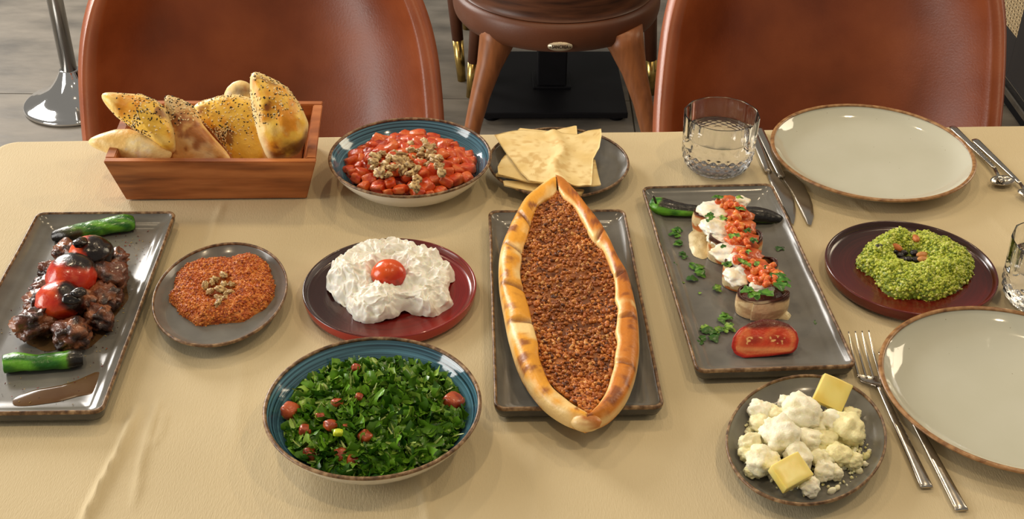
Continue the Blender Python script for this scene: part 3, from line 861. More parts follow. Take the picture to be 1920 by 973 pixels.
def rect_plate(label, x, y, rotz, a=0.089, b=0.197):
    t = thing('rectangular_plate', label, 'plate', (x, y, T), rotz)
    h = 0.0205
    def ring(ins, z, rc0=0.011, n=10):
        A, B = a - ins, b - ins; rc = max(rc0 - ins * 0.3, 0.004); P = []
        for cx, cy, s in ((A - rc, B - rc, 0), (-A + rc, B - rc, 1), (-A + rc, -B + rc, 2), (A - rc, -B + rc, 3)):
            for k in range(n): 
                an = (s + k / (n - 1)) * math.pi / 2; P.append((cx + rc * math.cos(an), cy + rc * math.sin(an), z))
        # subdivide the straights by inserting points
        Q = []
        for k in range(len(P)):
            p, q = np.array(P[k]), np.array(P[(k + 1) % len(P)]); L = np.linalg.norm(q - p); m = 12 if L > 0.03 else 1
            for i in range(m): Q.append(p + (q - p) * i / m)
        return np.array(Q)
    def loft(rings, cap=True):
        n = min(len(r) for r in rings); V = np.concatenate(rings); F = []
        for k in range(len(rings) - 1):
            for i in range(n):
                i2 = (i + 1) % n; F.append((k * n + i, k * n + i2, (k + 1) * n + i2, (k + 1) * n + i))
        if cap: F.append(tuple((len(rings) - 1) * n + i for i in range(n)))
        return V, F
    def wob(V, s):
        V[:, 2] += 0.0005 * fbm(V, 14, 2, s); d = 0.0005 * fbm(V, 40, 2, s + 1); V[:, 0] += d * np.sign(V[:, 0]); V[:, 1] += d * np.sign(V[:, 1]); return V
    V, F = loft([ring(0.0000, h - 0.002), ring(0.0006, 0.013), ring(0.003, 0.006), ring(0.009, 0.0015), ring(0.02, 0.0008), ring(0.03, 0.0025)])
    mk('underside', wob(V, 3), [tuple(reversed(f)) for f in F], M['greyside'], t)
    V, F = loft([ring(0.0026, h - 0.0006), ring(0.0045, h - 0.004), ring(0.010, 0.0125), ring(0.0145, 0.0105), ring(0.0165, 0.0106), ring(0.0195, 0.0085), ring(0.024, 0.0074), ring(0.035, 0.007)])
    mk('glazed_well', wob(V, 3), F, M['grey'], t)
    V, F = loft([ring(-0.0001, h - 0.0035), ring(-0.0003, h - 0.0015), ring(0.0004, h + 0.0001), ring(0.0015, h + 0.0006), ring(0.0026, h + 0.0001), ring(0.0034, h - 0.0016)], cap=False)
    mk('rim', wob(V, 3), F, M['rimbrown'], t)
    return t
rect_plate('grey rectangular plate under the grilled meat, at the left border', -0.517, 1.176, 0.035)
rect_plate('grey rectangular plate under the boat-shaped flatbread', 0.065, 1.194, 0.038)
rect_plate('grey rectangular plate under the aubergine rolls', 0.276, 1.263, 0.072)

# ---- wooden bread box
z1 = T + 0.074
f0, f1 = at(237, 376)[:2], at(575, 373)[:2]
g0, g1 = at(193, 303, z1)[:2], at(592, 304, z1)[:2]
b1 = at(606, 189, z1)[:2]; dep = b1 - g1; b0 = g0 + dep
bx = thing('bread_box', 'wooden box with flared sides holding the seeded breads', 'box', (*((f0 + f1) / 2 + dep / 2), T))
bo_ = np.array([*bx.location])
def slab(bl_, br, tl, tr, nrm, th, name):
    """board with its outer face through four corners, thickened inwards along nrm, edges eased"""
    Q = np.array([bl_, br, tr, tl], float) - bo_; n = np.asarray(nrm, float); n /= np.linalg.norm(n)
    import bmesh
    bm = bmesh.new(); vs = [bm.verts.new(q) for q in Q] + [bm.verts.new(q + n * th) for q in Q]
    for f in ((0, 1, 2, 3), (7, 6, 5, 4), (0, 4, 5, 1), (1, 5, 6, 2), (2, 6, 7, 3), (3, 7, 4, 0)): bm.faces.new([vs[k] for k in f])
    bmesh.ops.recalc_face_normals(bm, faces=bm.faces[:])
    bmesh.ops.bevel(bm, geom=bm.edges[:], offset=0.0012, segments=2, affect='EDGES')
    V = np.array([v.co[:] for v in bm.verts]); F = [tuple(v.index for v in f.verts) for f in bm.faces]; bm.free()
    return mk(name, V, F, M['boxwood'], bx, smooth=False)
inb = dep * 0.06
hb = 0.001
fb0, fb1 = f0, f1
k0, k1 = f0 + dep * 0.86, f1 + dep * 0.86
V3 = lambda p, z: np.array([p[0], p[1], z])
slab(V3(f0, T + hb), V3(f1, T + hb), V3(g0, z1), V3(g1, z1), (0, 1, 0.0), 0.011, 'front_board')
slab(V3(k1, T + hb), V3(k0, T + hb), V3(b1, z1), V3(b0, z1), (0, -1, 0.0), 0.011, 'back_board')
sh = dep / np.linalg.norm(dep) * 0.0115
slab(V3(k0 - sh, T + hb), V3(f0 + sh, T + hb), V3(b0 - sh, z1), V3(g0 + sh, z1), (1, 0, 0.0), 0.013, 'side_board')
slab(V3(f1 + sh, T + hb), V3(k1 - sh, T + hb), V3(g1 + sh, z1), V3(b1 - sh, z1), (-1, 0, 0.0), 0.013, 'side_board')
slab(V3(f0 + sh + [0.012, 0], T + 0.004), V3(f1 + sh - [0.012, 0], T + 0.004), V3(k0 - sh + [0.012, 0], T + 0.004), V3(k1 - sh - [0.012, 0], T + 0.004), (0, 0, 1), 0.008, 'bottom_board')

# ================================================================== BREADS IN THE BOX
PALE, GOLD, TAN, BROWN, CHAR = lin(240, 214, 150), lin(224, 168, 62), lin(196, 138, 72), lin(128, 66, 26), lin(58, 26, 14)
def bread(label, outline, p0, n, tf, tb, seed, style):
    def colf(V, r):
        n1 = fbm(V, 34, 3, seed); n2 = fbm(V, 130, 3, seed + 5); n3 = fbm(V, 30, 3, seed + 8)
        if style == 'pale':
            c = mixc(PALE, lin(232, 190, 112), sstep(-0.15, 0.3, n1)); c = mixc(c, lin(202, 126, 50), sstep(0.14, 0.36, n3 + 0.25 * n2) * 0.85)
            c = mixc(c, lin(236, 222, 190), sstep(.2, .5, n2 - n1) * .6)
        elif style == 'tan':
            c = mixc(lin(212, 160, 92), lin(170, 104, 46), sstep(-0.1, 0.3, n1 + n2 * 0.6)); c = mixc(c, lin(222, 192, 140), sstep(0.12, 0.4, n3))
            c = mixc(c, lin(140, 80, 34), sstep(.15, .45, n2 * .8 + n1 * .5) * .6)
        else:
            c = mixc(lin(242, 196, 74), lin(222, 146, 30), sstep(-0.2, 0.3, n1 + .3 * n2)); c = mixc(c, BROWN, sstep(0.24, 0.42, n3 + 0.3 * n2) * 0.85)
            c = mixc(c, lin(246, 216, 130), sstep(.2, .5, -n3 + .3 * n2) * .6)
        return mixc(c, PALE, sstep(0.84, 0.995, r + .05 * n2) * (0.9 if style != 'tan' else 0.5))
    def colg(V, r):
        c = colf(V, r)
        return c
    o, A, th, r, nn = pillow('stuffed_bread', outline, p0, n, tf, tb, M['bread'], colg, seed=seed)
    tag(o, label, 'bread', 'breads in the wooden box')
    return o, A, nn
SES = np.array([lin(238, 214, 158), lin(246, 226, 176), lin(228, 196, 130)]); NIG = np.array([lin(24, 18, 16), lin(40, 28, 20)])
def seeds(o, A, nn, ns, nb_, mask):
    scatter_seeds(A, nn, ns, mask, (0.0017, 0.001, 0.0005), SES, 'sesame_seeds', o)
    scatter_seeds(A, nn, nb_, mask, (0.0015, 0.0008, 0.0006), NIG, 'nigella_seeds', o)
def dotmask(px_c, rad, p0, n, soft=0.6):
    c = on_plane(*px_c, p0, n)
    return lambda q: float(np.clip((rad - np.linalg.norm(q - c)) / (rad * soft), 0, 1))
p6 = (0, 1.575, 0.8); n6 = (0.0, -0.9, 0.43)
o, A, nn = bread('small charred bread end peeping out behind the two seeded loaves', [(420, 176), (426, 164), (437, 154), (450, 150), (462, 153), (472, 160), (500, 200), (500, 255), (450, 260), (425, 220)], p6, n6, 0.012, 0.014, 41, 'pale')
# burnt cap on that bread
me = o.data; cc = me.color_attributes['Col']; Vw = np.empty(len(me.vertices) * 3); me.vertices.foreach_get('co', Vw); Vw = Vw.reshape(-1, 3)
cb_ = np.empty(len(Vw) * 4); cc.data.foreach_get('color', cb_); cb_ = cb_.reshape(-1, 4)
c0 = on_plane(461, 171, p6, n6); w_ = sstep(0.020, 0.008, np.linalg.norm((Vw - c0) * [0.7, 1, 1.5], axis=1) + 0.006 * fbm(Vw, 60, 2, 4))
cb_[:, :3] = mixc(cb_[:, :3], CHAR, w_); cc.data.foreach_set('color', cb_.ravel()); recenter(o)

p1 = (0, 1.545, 0.83); n1_ = (0.15, -0.86, 0.5)
o, A, nn = bread('golden seeded bread leaning out at the top left of the box', [(185, 174), (205, 173), (233, 175), (267, 177), (294, 189), (312, 204), (330, 250), (332, 285), (318, 292), (289, 264), (255, 245), (219, 220), (197, 195)], p1, n1_, 0.022, 0.02, 1, 'gold')
seeds(o, A, nn, 110, 120, dotmask((278, 222), 0.052, p1, n1_)); recenter(o)
p2 = (0, 1.447, 0.842); n2_ = (-0.05, -0.72, 0.69)
o, A, nn = bread('plain pale bread lying over the left end of the box', [(161, 264), (186, 253), (217, 243), (244, 242), (278, 254), (314, 272), (325, 285), (318, 301), (290, 304), (261, 305), (222, 298), (194, 284), (167, 273)], p2, n2_, 0.017, 0.011, 2, 'pale'); recenter(o)
p3 = (0, 1.487, 0.80); n3_ = (0.05, -0.87, 0.48)
o, A, nn = bread('matte brown triangular bread in the middle of the box', [(307, 177), (316, 178), (344, 188), (363, 198), (381, 234), (402, 260), (438, 300), (438, 310), (318, 310), (314, 275), (316, 245), (313, 214)], p3, n3_, 0.017, 0.015, 3, 'tan')
seeds(o, A, nn, 110, 60, dotmask((330, 196), 0.036, p3, n3_)); recenter(o)
p4 = (0, 1.50, 0.81); n4_ = (-0.03, -0.86, 0.5)
o, A, nn = bread('wide golden bread with sesame and black seeds beside the tallest loaf', [(358, 203), (372, 192), (414, 179), (444, 177), (474, 184), (488, 231), (505, 298), (500, 330), (450, 330), (440, 302), (420, 273), (394, 241), (372, 220)], p4, n4_, 0.02, 0.016, 4, 'gold')
seeds(o, A, nn, 260, 110, dotmask((425, 212), 0.07, p4, n4_)); recenter(o)
p5 = (0, 1.492, 0.82); n5_ = (0.12, -0.87, 0.46)
o, A, nn = bread('tall golden bread with a pointed tip, rightmost in the box', [(469, 139), (474, 133), (481, 134), (511, 147), (538, 163), (556, 186), (568, 206), (579, 232), (575, 262), (560, 290), (535, 303), (512, 304), (502, 299), (486, 262), (475, 217), (469, 175)], p5, n5_, 0.026, 0.02, 6, 'gold')
seeds(o, A, nn, 150, 80, dotmask((512, 178), 0.05, p5, n5_))
me = o.data; cc = me.color_attributes['Col']; Vw = np.empty(len(me.vertices) * 3); me.vertices.foreach_get('co', Vw); Vw = Vw.reshape(-1, 3)
cb_ = np.empty(len(Vw) * 4); cc.data.foreach_get('color', cb_); cb_ = cb_.reshape(-1, 4)
c0 = on_plane(552, 268, p5, n5_); w_ = sstep(0.030, 0.014, np.linalg.norm((Vw - c0) * [1, 1, 1.4], axis=1) + 0.012 * fbm(Vw, 60, 3, 4))
cb_[:, :3] = mixc(cb_[:, :3], lin(92, 40, 16), w_ * 0.9)
left = sstep(0.020, 0.002, (Vw[:, 0] - on_plane(476, 200, p5, n5_)[0]) + (Vw[:, 2] - 0.86) * 0.28)  # light from the left, painted into the crust colour as a pale flank
cb_[:, :3] = mixc(cb_[:, :3], lin(246, 226, 172), left); cc.data.foreach_set('color', cb_.ravel()); recenter(o)

# ================================================================== TOMATO AND WALNUT SALAD
def tomcol(a, b, skin=None):
    return lambda v, n: mixc(a, b, sstep(-0.35, 0.35, n))
TB = np.array([-0.1393, 1.4827]); zb_ = T + 0.008
# juicy chopped tomato base
def hb_(x, y, r): return 0.026 * (1 - r ** 2.6) + 0.0 * x
V, F, C_, c, rr, th = mound([(TB[0], 0)] * 3 if False else [tuple(q) for q in [(643, 335), (640, 310), (655, 280), (700, 262), (770, 254), (840, 262), (885, 285), (893, 315), (870, 345), (820, 362), (760, 367), (700, 360)]],
    T + 0.020, hb_, lambda P, r: mixc(lin(150, 34, 14), lin(192, 66, 26), sstep(-0.3, 0.3, fbm(P, 90, 3, 2))), disp=lambda P, r: np.stack([0 * r, 0 * r, 0.004 * fbm(P, 110, 3, 6)], -1))
o = mk('chopped_tomato', V, F, M['wet'], cols=C_); tag(o, 'finely chopped tomato and juice filling the bowl under the chunks', 'tomato', kind='stuff'); recenter(o)
n_ch = 0; placed = []
centres = []
while len(centres) < 84 and n_ch < 20000:
    n_ch += 1
    a = rnd.random() * 2 * math.pi; r = math.sqrt(rnd.random()) * 0.084
    p = TB + [r * math.cos(a), r * math.sin(a) * 0.98]
    ell = ((p[0] - TB[0] - 0.0) / 0.048) ** 2 + ((p[1] - TB[1] - 0.002) / 0.040) ** 2
    if ell < 1 and rnd.random() < 0.86: continue
    if any((p[0] - q[0]) ** 2 + (p[1] - q[1]) ** 2 < 0.0132 ** 2 for q in centres): continue
    centres.append(p)
def sector(p, c, rad):
    q = np.asarray(p[:2]) - c; ang = math.degrees(math.atan2(q[1], q[0])) % 360
    w = ['right', 'back right', 'back', 'back left', 'left', 'front left', 'front', 'front right'][int((ang + 22.5) // 45) % 8]
    return w, ('rim' if np.hypot(*q) > rad else 'inner')
def TL(p):
    w, r = sector(p, TB, 0.068)
    return 'bright red tomato chunk against the %s rim of the walnut salad bowl' % w if r == 'rim' else 'bright red tomato chunk at the %s of the walnuts in the salad bowl' % w
for k, p in enumerate(centres):
    d = np.hypot(*(p - TB)) / 0.089
    s = rnd.uniform(0.0085, 0.0125)
    z = T + 0.020 + 0.026 * (1 - d ** 2.6) + 0.001 + rnd.uniform(-.002, .0035)
    if d > 0.8: z += 0.004
    w = rnd.random()
    blob('tomato_chunk', TL(p), 'tomato', (p[0], p[1], z), (s * rnd.uniform(.8, 1.3), s * rnd.uniform(.7, 1.0), s * rnd.uniform(.55, .8)),
         tomcol(lin(190 + 18 * w, 50 + 20 * w, 20), lin(222, 96 + 16 * w, 44)), M['wet'], 100 + k, lump=0.22, freq=1.7, rotm=rot(rnd.uniform(-.5, .5), rnd.uniform(-.5, .5), rnd.uniform(0, 6.3)), sub=3, group='diced tomato in the walnut salad', boxy=0.75)
WL = 'pale walnut piece on top of the tomato salad'
def walnut(label, group, c, s, k, pale=0.5, z=None):
    a, b = lin(140 + 50 * pale, 96 + 56 * pale, 50 + 44 * pale), lin(226, 198, 142)
    blob('walnut_piece', label, 'walnut', c, (s * rnd.uniform(.9, 1.35), s * rnd.uniform(.65, .95), s * .6),
         lambda v, n: mixc(mixc(a, b, sstep(-.3, .3, n)), lin(92, 50, 24), sstep(.16, .02, np.abs(fbm(v, 2.6, 2, k + 9))) * .85), M['nut'], 500 + k, lump=0.5, freq=1.9, ridge=0.8,
         rotm=rot(rnd.uniform(-.5, .5), rnd.uniform(-.5, .5), rnd.uniform(0, 6.3)), sub=3, group=group)
wal = [(704, 293), (716, 288), (730, 297), (699, 303), (745, 300), (752, 290), (768, 283), (757, 297), (775, 296), (788, 303), (797, 268), (803, 275), (772, 272), (808, 285), (800, 292), (812, 297), (824, 297), (722, 308), (735, 315), (755, 317), (770, 310), (780, 318), (806, 307), (822, 312), (700, 313), (712, 322), (727, 328), (768, 326), (828, 322), (786, 283), (740, 285), (790, 290), (765, 303), (815, 304)]
for k, (x, y) in enumerate(wal):
    z = T + 0.052 + rnd.uniform(-.002, .003); p = at(x, y, z)
    walnut('pale walnut piece, %s part of the walnuts on the tomato salad' % sector(p, at(762, 298, T + .052)[:2], 9)[0], 'walnuts on the tomato salad', p, rnd.uniform(0.0062, 0.0104), k, rnd.random())
for k, (x, y, s) in enumerate([(783, 336, .010), (778, 349, .009)]):
    p = at(x, y, T + 0.050); walnut('pale walnut half near the front rim of the tomato bowl' if k == 0 else 'lowest walnut piece near the front rim of the tomato bowl', 'walnuts on the tomato salad', p, s, 60 + k, 1.0)

# ================================================================== FOLDED FLATBREADS
LAV = [lin(226, 196, 130), lin(236, 212, 154), lin(206, 168, 100)]
def sheet(label, outline, z0, thick=0.0013, amp=0.0022, seed=0, bowl_=0.0, lift=None):
    P2 = np.array([at(x, y, z0)[:2] for x, y in outline]); c = P2.mean(0)
    nt, nr = 160, 26; th = np.linspace(0, 2 * np.pi, nt, endpoint=False); rr = poly_r(P2, c, th); r = np.linspace(0, 1, nr)
    X = c[0] + rr[:, None] * r * np.cos(th)[:, None]; Y = c[1] + rr[:, None] * r * np.sin(th)[:, None]
    P = np.stack([X, Y, 0 * X], -1)
    Z = z0 + amp * fbm(P, 26, 2, seed) + amp * 0.4 * fbm(P, 80, 2, seed + 2)
    if lift is not None: Z = Z + lift(X, Y)
    top = np.stack([X, Y, Z + thick], -1); bot = np.stack([X, Y, Z], -1)
    V = np.concatenate([top.reshape(-1, 3), bot.reshape(-1, 3)]); n0 = nt * nr
    F = grid_faces(nt, nr, True); F += [tuple(n0 + k for k in reversed(f)) for f in F]
    for i in range(nt):
        i2 = (i + 1) % nt; F.append((i * nr + nr - 1, n0 + i * nr + nr - 1, n0 + i2 * nr + nr - 1, i2 * nr + nr - 1))
    n1, n2 = fbm(V, 30, 3, seed + 4), fbm(V, 120, 2, seed + 5)
    C = mixc(mixc(LAV[0], LAV[1], sstep(-.3, .3, n1)), LAV[2], sstep(.12, .4, n1 * .6 + n2 * .6) * .75)
    o = mk('flatbread_sheet', V, F, M['flat'], cols=C); tag(o, label, 'flatbread', 'flatbread on the grey plate'); recenter(o); return o
sheet('lowest flatbread sheet, its folded edge over the front left of the grey plate', [(943, 340), (1000, 342), (1060, 352), (1096, 357), (1090, 368), (1060, 364), (1010, 362), (975, 356), (945, 349)], T + 0.0215, 0.0016, 0.001, 1)
sheet('second flatbread sheet with a folded edge at the front', [(928, 331), (960, 336), (1030, 348), (1075, 352), (1125, 349), (1108, 320), (1060, 290), (990, 290), (945, 312)], T + 0.0235, 0.0018, 0.0014, 2)
sheet('flatbread sheet whose corner points up behind the stack', [(968, 247), (975, 241), (1033, 247), (1081, 236), (1083, 262), (1080, 300), (990, 300), (975, 270)], T + 0.026, 0.0014, 0.0012, 3)
sheet('flatbread sheet showing at the lower left and right of the top one', [(950, 288), (940, 300), (933, 314), (934, 328), (992, 342), (1060, 347), (1110, 350), (1127, 348), (1121, 326), (1116, 300), (1080, 285), (1000, 280)], T + 0.0285, 0.0014, 0.0012, 4)
fold = lambda X, Y: 0.006 * np.exp(-((X - at(1045, 300)[0] - 0.02 * np.sin((Y - 1.5) * 60) * .3) / 0.009) ** 2) + 0.008 * sstep(0.05, 0.10, X - 0.063 + 0.0) * sstep(1.50, 1.60, Y)
sheet('top flatbread sheet, wide and creased down the middle', [(927, 254), (955, 248), (981, 245), (1048, 251), (1085, 254), (1105, 245), (1127, 242), (1128, 255), (1124, 278), (1112, 300), (1109, 349), (1085, 350), (1061, 348), (1029, 344), (1010, 342), (992, 340), (978, 326), (968, 312), (950, 288)], T + 0.033, 0.0015, 0.0024, 5, lift=fold)

# ================================================================== BOAT-SHAPED MEAT FLATBREAD
oL = [(1040, 338), (1028, 343), (1005, 362), (982, 383), (956, 428), (938, 479), (936, 536), (946, 597), (957, 649), (977, 705), (1013, 756), (1054, 787), (1098, 804)]
oR = [(1040, 338), (1059, 344), (1078, 364), (1096, 389), (1127, 428), (1152, 477), (1173, 515), (1188, 560), (1197, 620), (1196, 680), (1179, 741), (1143, 785), (1098, 804)]
iL = [(1044, 358), (1034, 366), (1016, 376), (1004, 390), (989, 438), (977, 479), (977, 525), (993, 580), (1004, 628), (1012, 669), (1034, 720), (1066, 748), (1102, 776)]
iR = [(1048, 358), (1056, 368), (1070, 380), (1084, 396), (1108, 441), (1134, 474), (1151, 525), (1158, 587), (1156, 630), (1152, 665), (1140, 722), (1124, 750), (1106, 776)]
def resamp(pts, n, z):
    P = np.array([at(x, y, z) for x, y in pts])
    P = np.array([q for q in smooth3(P, 10)])
    L = np.concatenate([[0], np.cumsum(np.linalg.norm(np.diff(P, axis=0), axis=1))]); s = np.linspace(0, L[-1], n)
    return np.stack([np.interp(s, L, P[:, k]) for k in range(3)], 1)
def smooth3(P, n):
    Q = np.concatenate([P[:1], P, P[-1:]]); out = []
    for i in range(1, len(Q) - 2):
        for k in range(n):
            t = k / n; a, b, c, d = Q[i - 1], Q[i], Q[i + 1], Q[i + 2]
            out.append(0.5 * ((2 * b) + (c - a) * t + (2 * a - 5 * b + 4 * c - d) * t * t + (-a + 3 * b - 3 * c + d) * t ** 3))
    out.append(P[-1]); return out
ZP = T + 0.0215
ns = 170
V, F, Cc = [], [], []
prof = [(0.02, 0.000), (-0.015, 0.004), (-0.01, 0.009), (0.06, 0.0145), (0.20, 0.0185), (0.38, 0.0205), (0.58, 0.0205), (0.78, 0.0195), (0.92, 0.0185), (1.0, 0.0165), (1.01, 0.013), (0.96, 0.009), (0.90, 0.004)]
np_ = len(prof)
pide_cols = []
for side_, (op, ip) in enumerate(((oL, iL), (oR, iR))):
    O = resamp(op, ns, ZP + 0.006); I = resamp(ip, ns, ZP + 0.017)
    t = np.linspace(0, 1, ns)
    amp = 0.0022 * vnoise(np.c_[t * 22, 0 * t + side_ * 9, 0 * t]) * (1.5 if side_ else 0.8)
    nick = np.zeros(ns)
    for tk, wk in (((0.20, .008), (0.34, .006), (0.50, .009), (0.64, .008)) if side_ == 0 else ((0.28, .007), (0.46, .006), (0.63, .007), (0.80, .006))):
        nick += np.exp(-((t - tk) / wk) ** 2)
    for i in range(ns):
        tip = min(1, min(t[i], 1 - t[i]) * 14) 
        for j, (u, h) in enumerate(prof):
            p = O[i] * (1 - u) + I[i] * u
            inw = (I[i] - O[i]); w_ = np.linalg.norm(inw[:2]) + 1e-9
            p = p.copy(); p[:2] += inw[:2] / w_ * amp[i] * (j / np_) ** 1.5 
            p[2] = ZP + h * (1 + 0.10 * vnoise(np.array([[t[i] * 15, u * 2, side_ * 5.0]]))[0]) - nick[i] * 0.004 * (0.2 < u < 1.05)
            V.append(p)
            base = PALE
            nn1 = fbm(np.array([p]), 30, 3, 12 + side_)[0]; nn2 = fbm(np.array([p]), 95, 2, 15)[0]
            q = 1 - abs(u - 0.42) / 0.5
            g = sstep(-0.16, 0.08, nn1 * .8 + q * .28 + (0.22 if side_ else 0.02) - 0.1)
            c = mixc(lin(242, 208, 140), lin(230, 160, 42) if side_ == 0 else lin(204, 122, 30), np.array([g]))[0]
            b = sstep(0.30, 0.50, nn2 * .55 + nn1 * .55 + q * .12 + (0.10 if side_ else 0) + 0.07 * (t[i] > .8)) * .85
            c = mixc(c, lin(128, 62, 24), np.array([b]))[0]
            c = mixc(c, lin(96, 44, 18), np.array([min(1, nick[i]) * .75]))[0]
            if 0.86 < u < 1.005 and side_: c = mixc(c, lin(244, 206, 130), np.array([.8]))[0]
            if u < 0.0: c = mixc(c, lin(240, 204, 140), np.array([.7]))[0]
            Cc.append(c)
    off = side_ * ns * np_
    for i in range(ns - 1):
        for j in range(np_ - 1):
            f = (off + i * np_ + j, off + (i + 1) * np_ + j, off + (i + 1) * np_ + j + 1, off + i * np_ + j + 1)
            F.append(f if side_ else tuple(reversed(f)))
pide = mk('boat_flatbread', V, F, M['bread'], cols=np.array(Cc))
tag(pide, 'long boat-shaped flatbread filled with browned minced meat on the centre plate', 'flatbread')
# dough floor and tips
iLw, iRw = resamp(iL, 120, ZP + 0.010), resamp(iR, 120, ZP + 0.010)
oLw, oRw = resamp(oL, 120, ZP + 0.001), resamp(oR, 120, ZP + 0.001)
V, F = [], []
for i in range(120):
    for j in range(13): 
        u = j / 12; a = oLw[i] * .93 + oRw[i] * .07; b = oLw[i] * .07 + oRw[i] * .93
        p = a * (1 - u) + b * u; V.append((p[0], p[1], ZP + 0.0005))
mk('dough_base', V, grid_faces(120, 13), M['bread'], pide, cols=np.tile(PALE, (len(V), 1)))
V = []; NJ = 61
for i in range(120):
    for j in range(NJ):
        u = j / (NJ - 1) * 1.06 - .03; p = iLw[i] * (1 - u) + iRw[i] * u
        V.append((p[0], p[1], ZP + 0.0115))
V = np.array(V)
# refine lengthwise
VV = V.reshape(120, NJ, 3); s_ = np.linspace(0, 119, 330); i0 = np.clip(s_.astype(int), 0, 118); fr = (s_ - i0)[:, None, None]
VV = VV[i0] * (1 - fr) + VV[i0 + 1] * fr
hh = 0.0028 * fbm(VV, 55, 3, 21) + 0.0022 * fbm(VV, 190, 2, 22)
cutd = np.zeros(VV.shape[:2])
for tk in (0.235, 0.44, 0.655):
    cutd += np.exp(-((np.linspace(0, 1, 330)[:, None] + 0.01 * np.sin(np.linspace(0, 9, NJ))[None] - tk) / .0045) ** 2)
VV[..., 2] += hh - 0.003 * cutd
Cm = mixc(mixc(lin(124, 68, 30), lin(166, 98, 44), sstep(-.35, .35, fbm(VV, 160, 3, 25))), lin(74, 32, 14), sstep(.1, .5, fbm(VV, 70, 3, 27)) * .6)
fil = mk('meat_filling', VV.reshape(-1, 3), grid_faces(330, NJ), M['mince'], pide, cols=Cm.reshape(-1, 3))
nG = 4400
ii = rng.integers(2, 328, nG); jj = rng.integers(2, NJ - 2, nG)
Pg = VV[ii, jj] + np.c_[rng.normal(0, .0008, (nG, 2)), rng.uniform(0, .0012, nG)]
keep = rng.random(nG) > cutd[ii, jj] * 1.2; Pg = Pg[keep]
Cg = np.array([lin(186, 110, 46), lin(160, 86, 34), lin(208, 134, 62), lin(96, 48, 20), lin(214, 158, 90)])[rng.choice(5, len(Pg), p=[.32, .30, .2, .12, .06])]
Cg = Cg * (1 + .35 * fbm(Pg, 40, 2, 77))[:, None]
S = (rng.uniform(.0008, .0031, (len(Pg), 1)) * np.array([1.2, .9, .7]))
V, F, C_ = grains(Pg, S, Cg, 1, .3)
o = mk('mince_crumbs', V, F, M['mince'], pide, cols=C_); o['kind'] = 'stuff'
# tip knots
for (x, y), s in (((1042, 346), (0.0085, .013, .010)), ((1099, 792), (0.016, .010, .0095))):
    p = at(x, y, ZP + 0.010)
    blob('dough_tip', '', None, p, s, lambda v, n: mixc(lin(238, 204, 142), lin(190, 116, 48), sstep(-.1, .3, n + .25 * v[:, 2])), M['bread'], 31, lump=.12, parent=pide)
recenter(pide)
for ch in pide.children:
    pass

# ================================================================== GRILLED MEAT PLATE
ZR = T + 0.0078
def onrect(x, y, z=ZR): return at(x, y, z)
meatc = lambda seed: (lambda v, n: mixc(mixc(lin(104, 56, 36), lin(158, 100, 66), sstep(-.2, .4, fbm(v, 1.3, 2, seed))), lin(44, 22, 16), sstep(-.12, .28, fbm(v, 2.4, 3, seed + 3) + .22 * v[:, 0] * -1 - .1)))
MT = [(128, 470, 24, 'grilled lamb piece left of the uppermost tomato'), (216, 488, 24, 'grilled lamb piece, farthest right on the meat plate'), (205, 520, 31, 'plump browned lamb piece right of the black-topped tomato'),
      (98, 506, 22, 'charred lamb piece left of the black-topped tomato'), (84, 540, 24, 'charred lamb piece above the lower left meat'), (72, 570, 26, 'dark lamb piece left of the lowest tomato'),
      (62, 608, 33, 'dark crusted lamb piece, lowest left in the heap'), (139, 622, 32, 'shiny browned lamb piece just above the lower green pepper'), (186, 592, 26, 'brown lamb piece right of the lowest heap, near the shiny one'),
      (196, 556, 27, 'brown lamb piece in the right middle of the heap'), (165, 566, 26, 'lamb piece right of the lowest tomato'), (150, 530, 30, 'lamb piece under the three tomatoes'), (106, 590, 24, 'dark lamb piece below the lowest tomato'),
      (176, 505, 28, 'lamb piece between the two upper tomatoes and the right meat')]
for k, (x, y, s, lab) in enumerate(MT):
    r = s / 1450.0; p = at(x, y + s * .25, ZR + r * .6)
    blob('lamb_piece', lab, 'meat', p, (r * 1.1, r * rnd.uniform(.95, 1.15), r * .80), meatc(k * 3), M['meat'], 800 + k * 7, lump=.42, freq=1.9, ridge=.42, boxy=.35,
         rotm=rot(rnd.uniform(-.3, .3), rnd.uniform(-.3, .3), rnd.uniform(0, 3)), sub=4, group='grilled lamb on the left plate', rest=ZR)
def chartom(label, x, y, s, cd, zc, amt, seed, sq=.82):
    cd = np.array(cd, float); cd /= np.linalg.norm(cd)
    def cf(v, n):
        d = v @ cd + .35 * fbm(v, 1.7, 3, seed)
        c = mixc(lin(190, 40, 16), lin(226, 84, 34), sstep(-.2, .4, n)); c = mixc(c, lin(228, 110, 74), sstep(.30, .5, fbm(v, 3, 2, seed + 2)) * .5)
        return mixc(c, lin(26, 16, 14), sstep(amt, amt + .22, d))
    r = s / 1450.0; p = at(x, y, T + zc)
    return blob('grilled_tomato', label, 'tomato', p, (r, r * 1.0, r * sq), cf, M['char'], seed, lump=.09, freq=1.4, ridge=.05, sub=4, group='grilled tomatoes on the left plate')
chartom('uppermost grilled tomato, its right half blackened', 171, 475, 37, (.8, -.1, .35), .040, .22, 61)
chartom('grilled tomato with a wholly black top, middle of the three', 134, 517, 44, (.25, .55, .75), .043, .30, 62)
chartom('lowest grilled tomato with a torn charred patch on its right', 111, 564, 39, (.85, -.05, .55), .037, .55, 63)
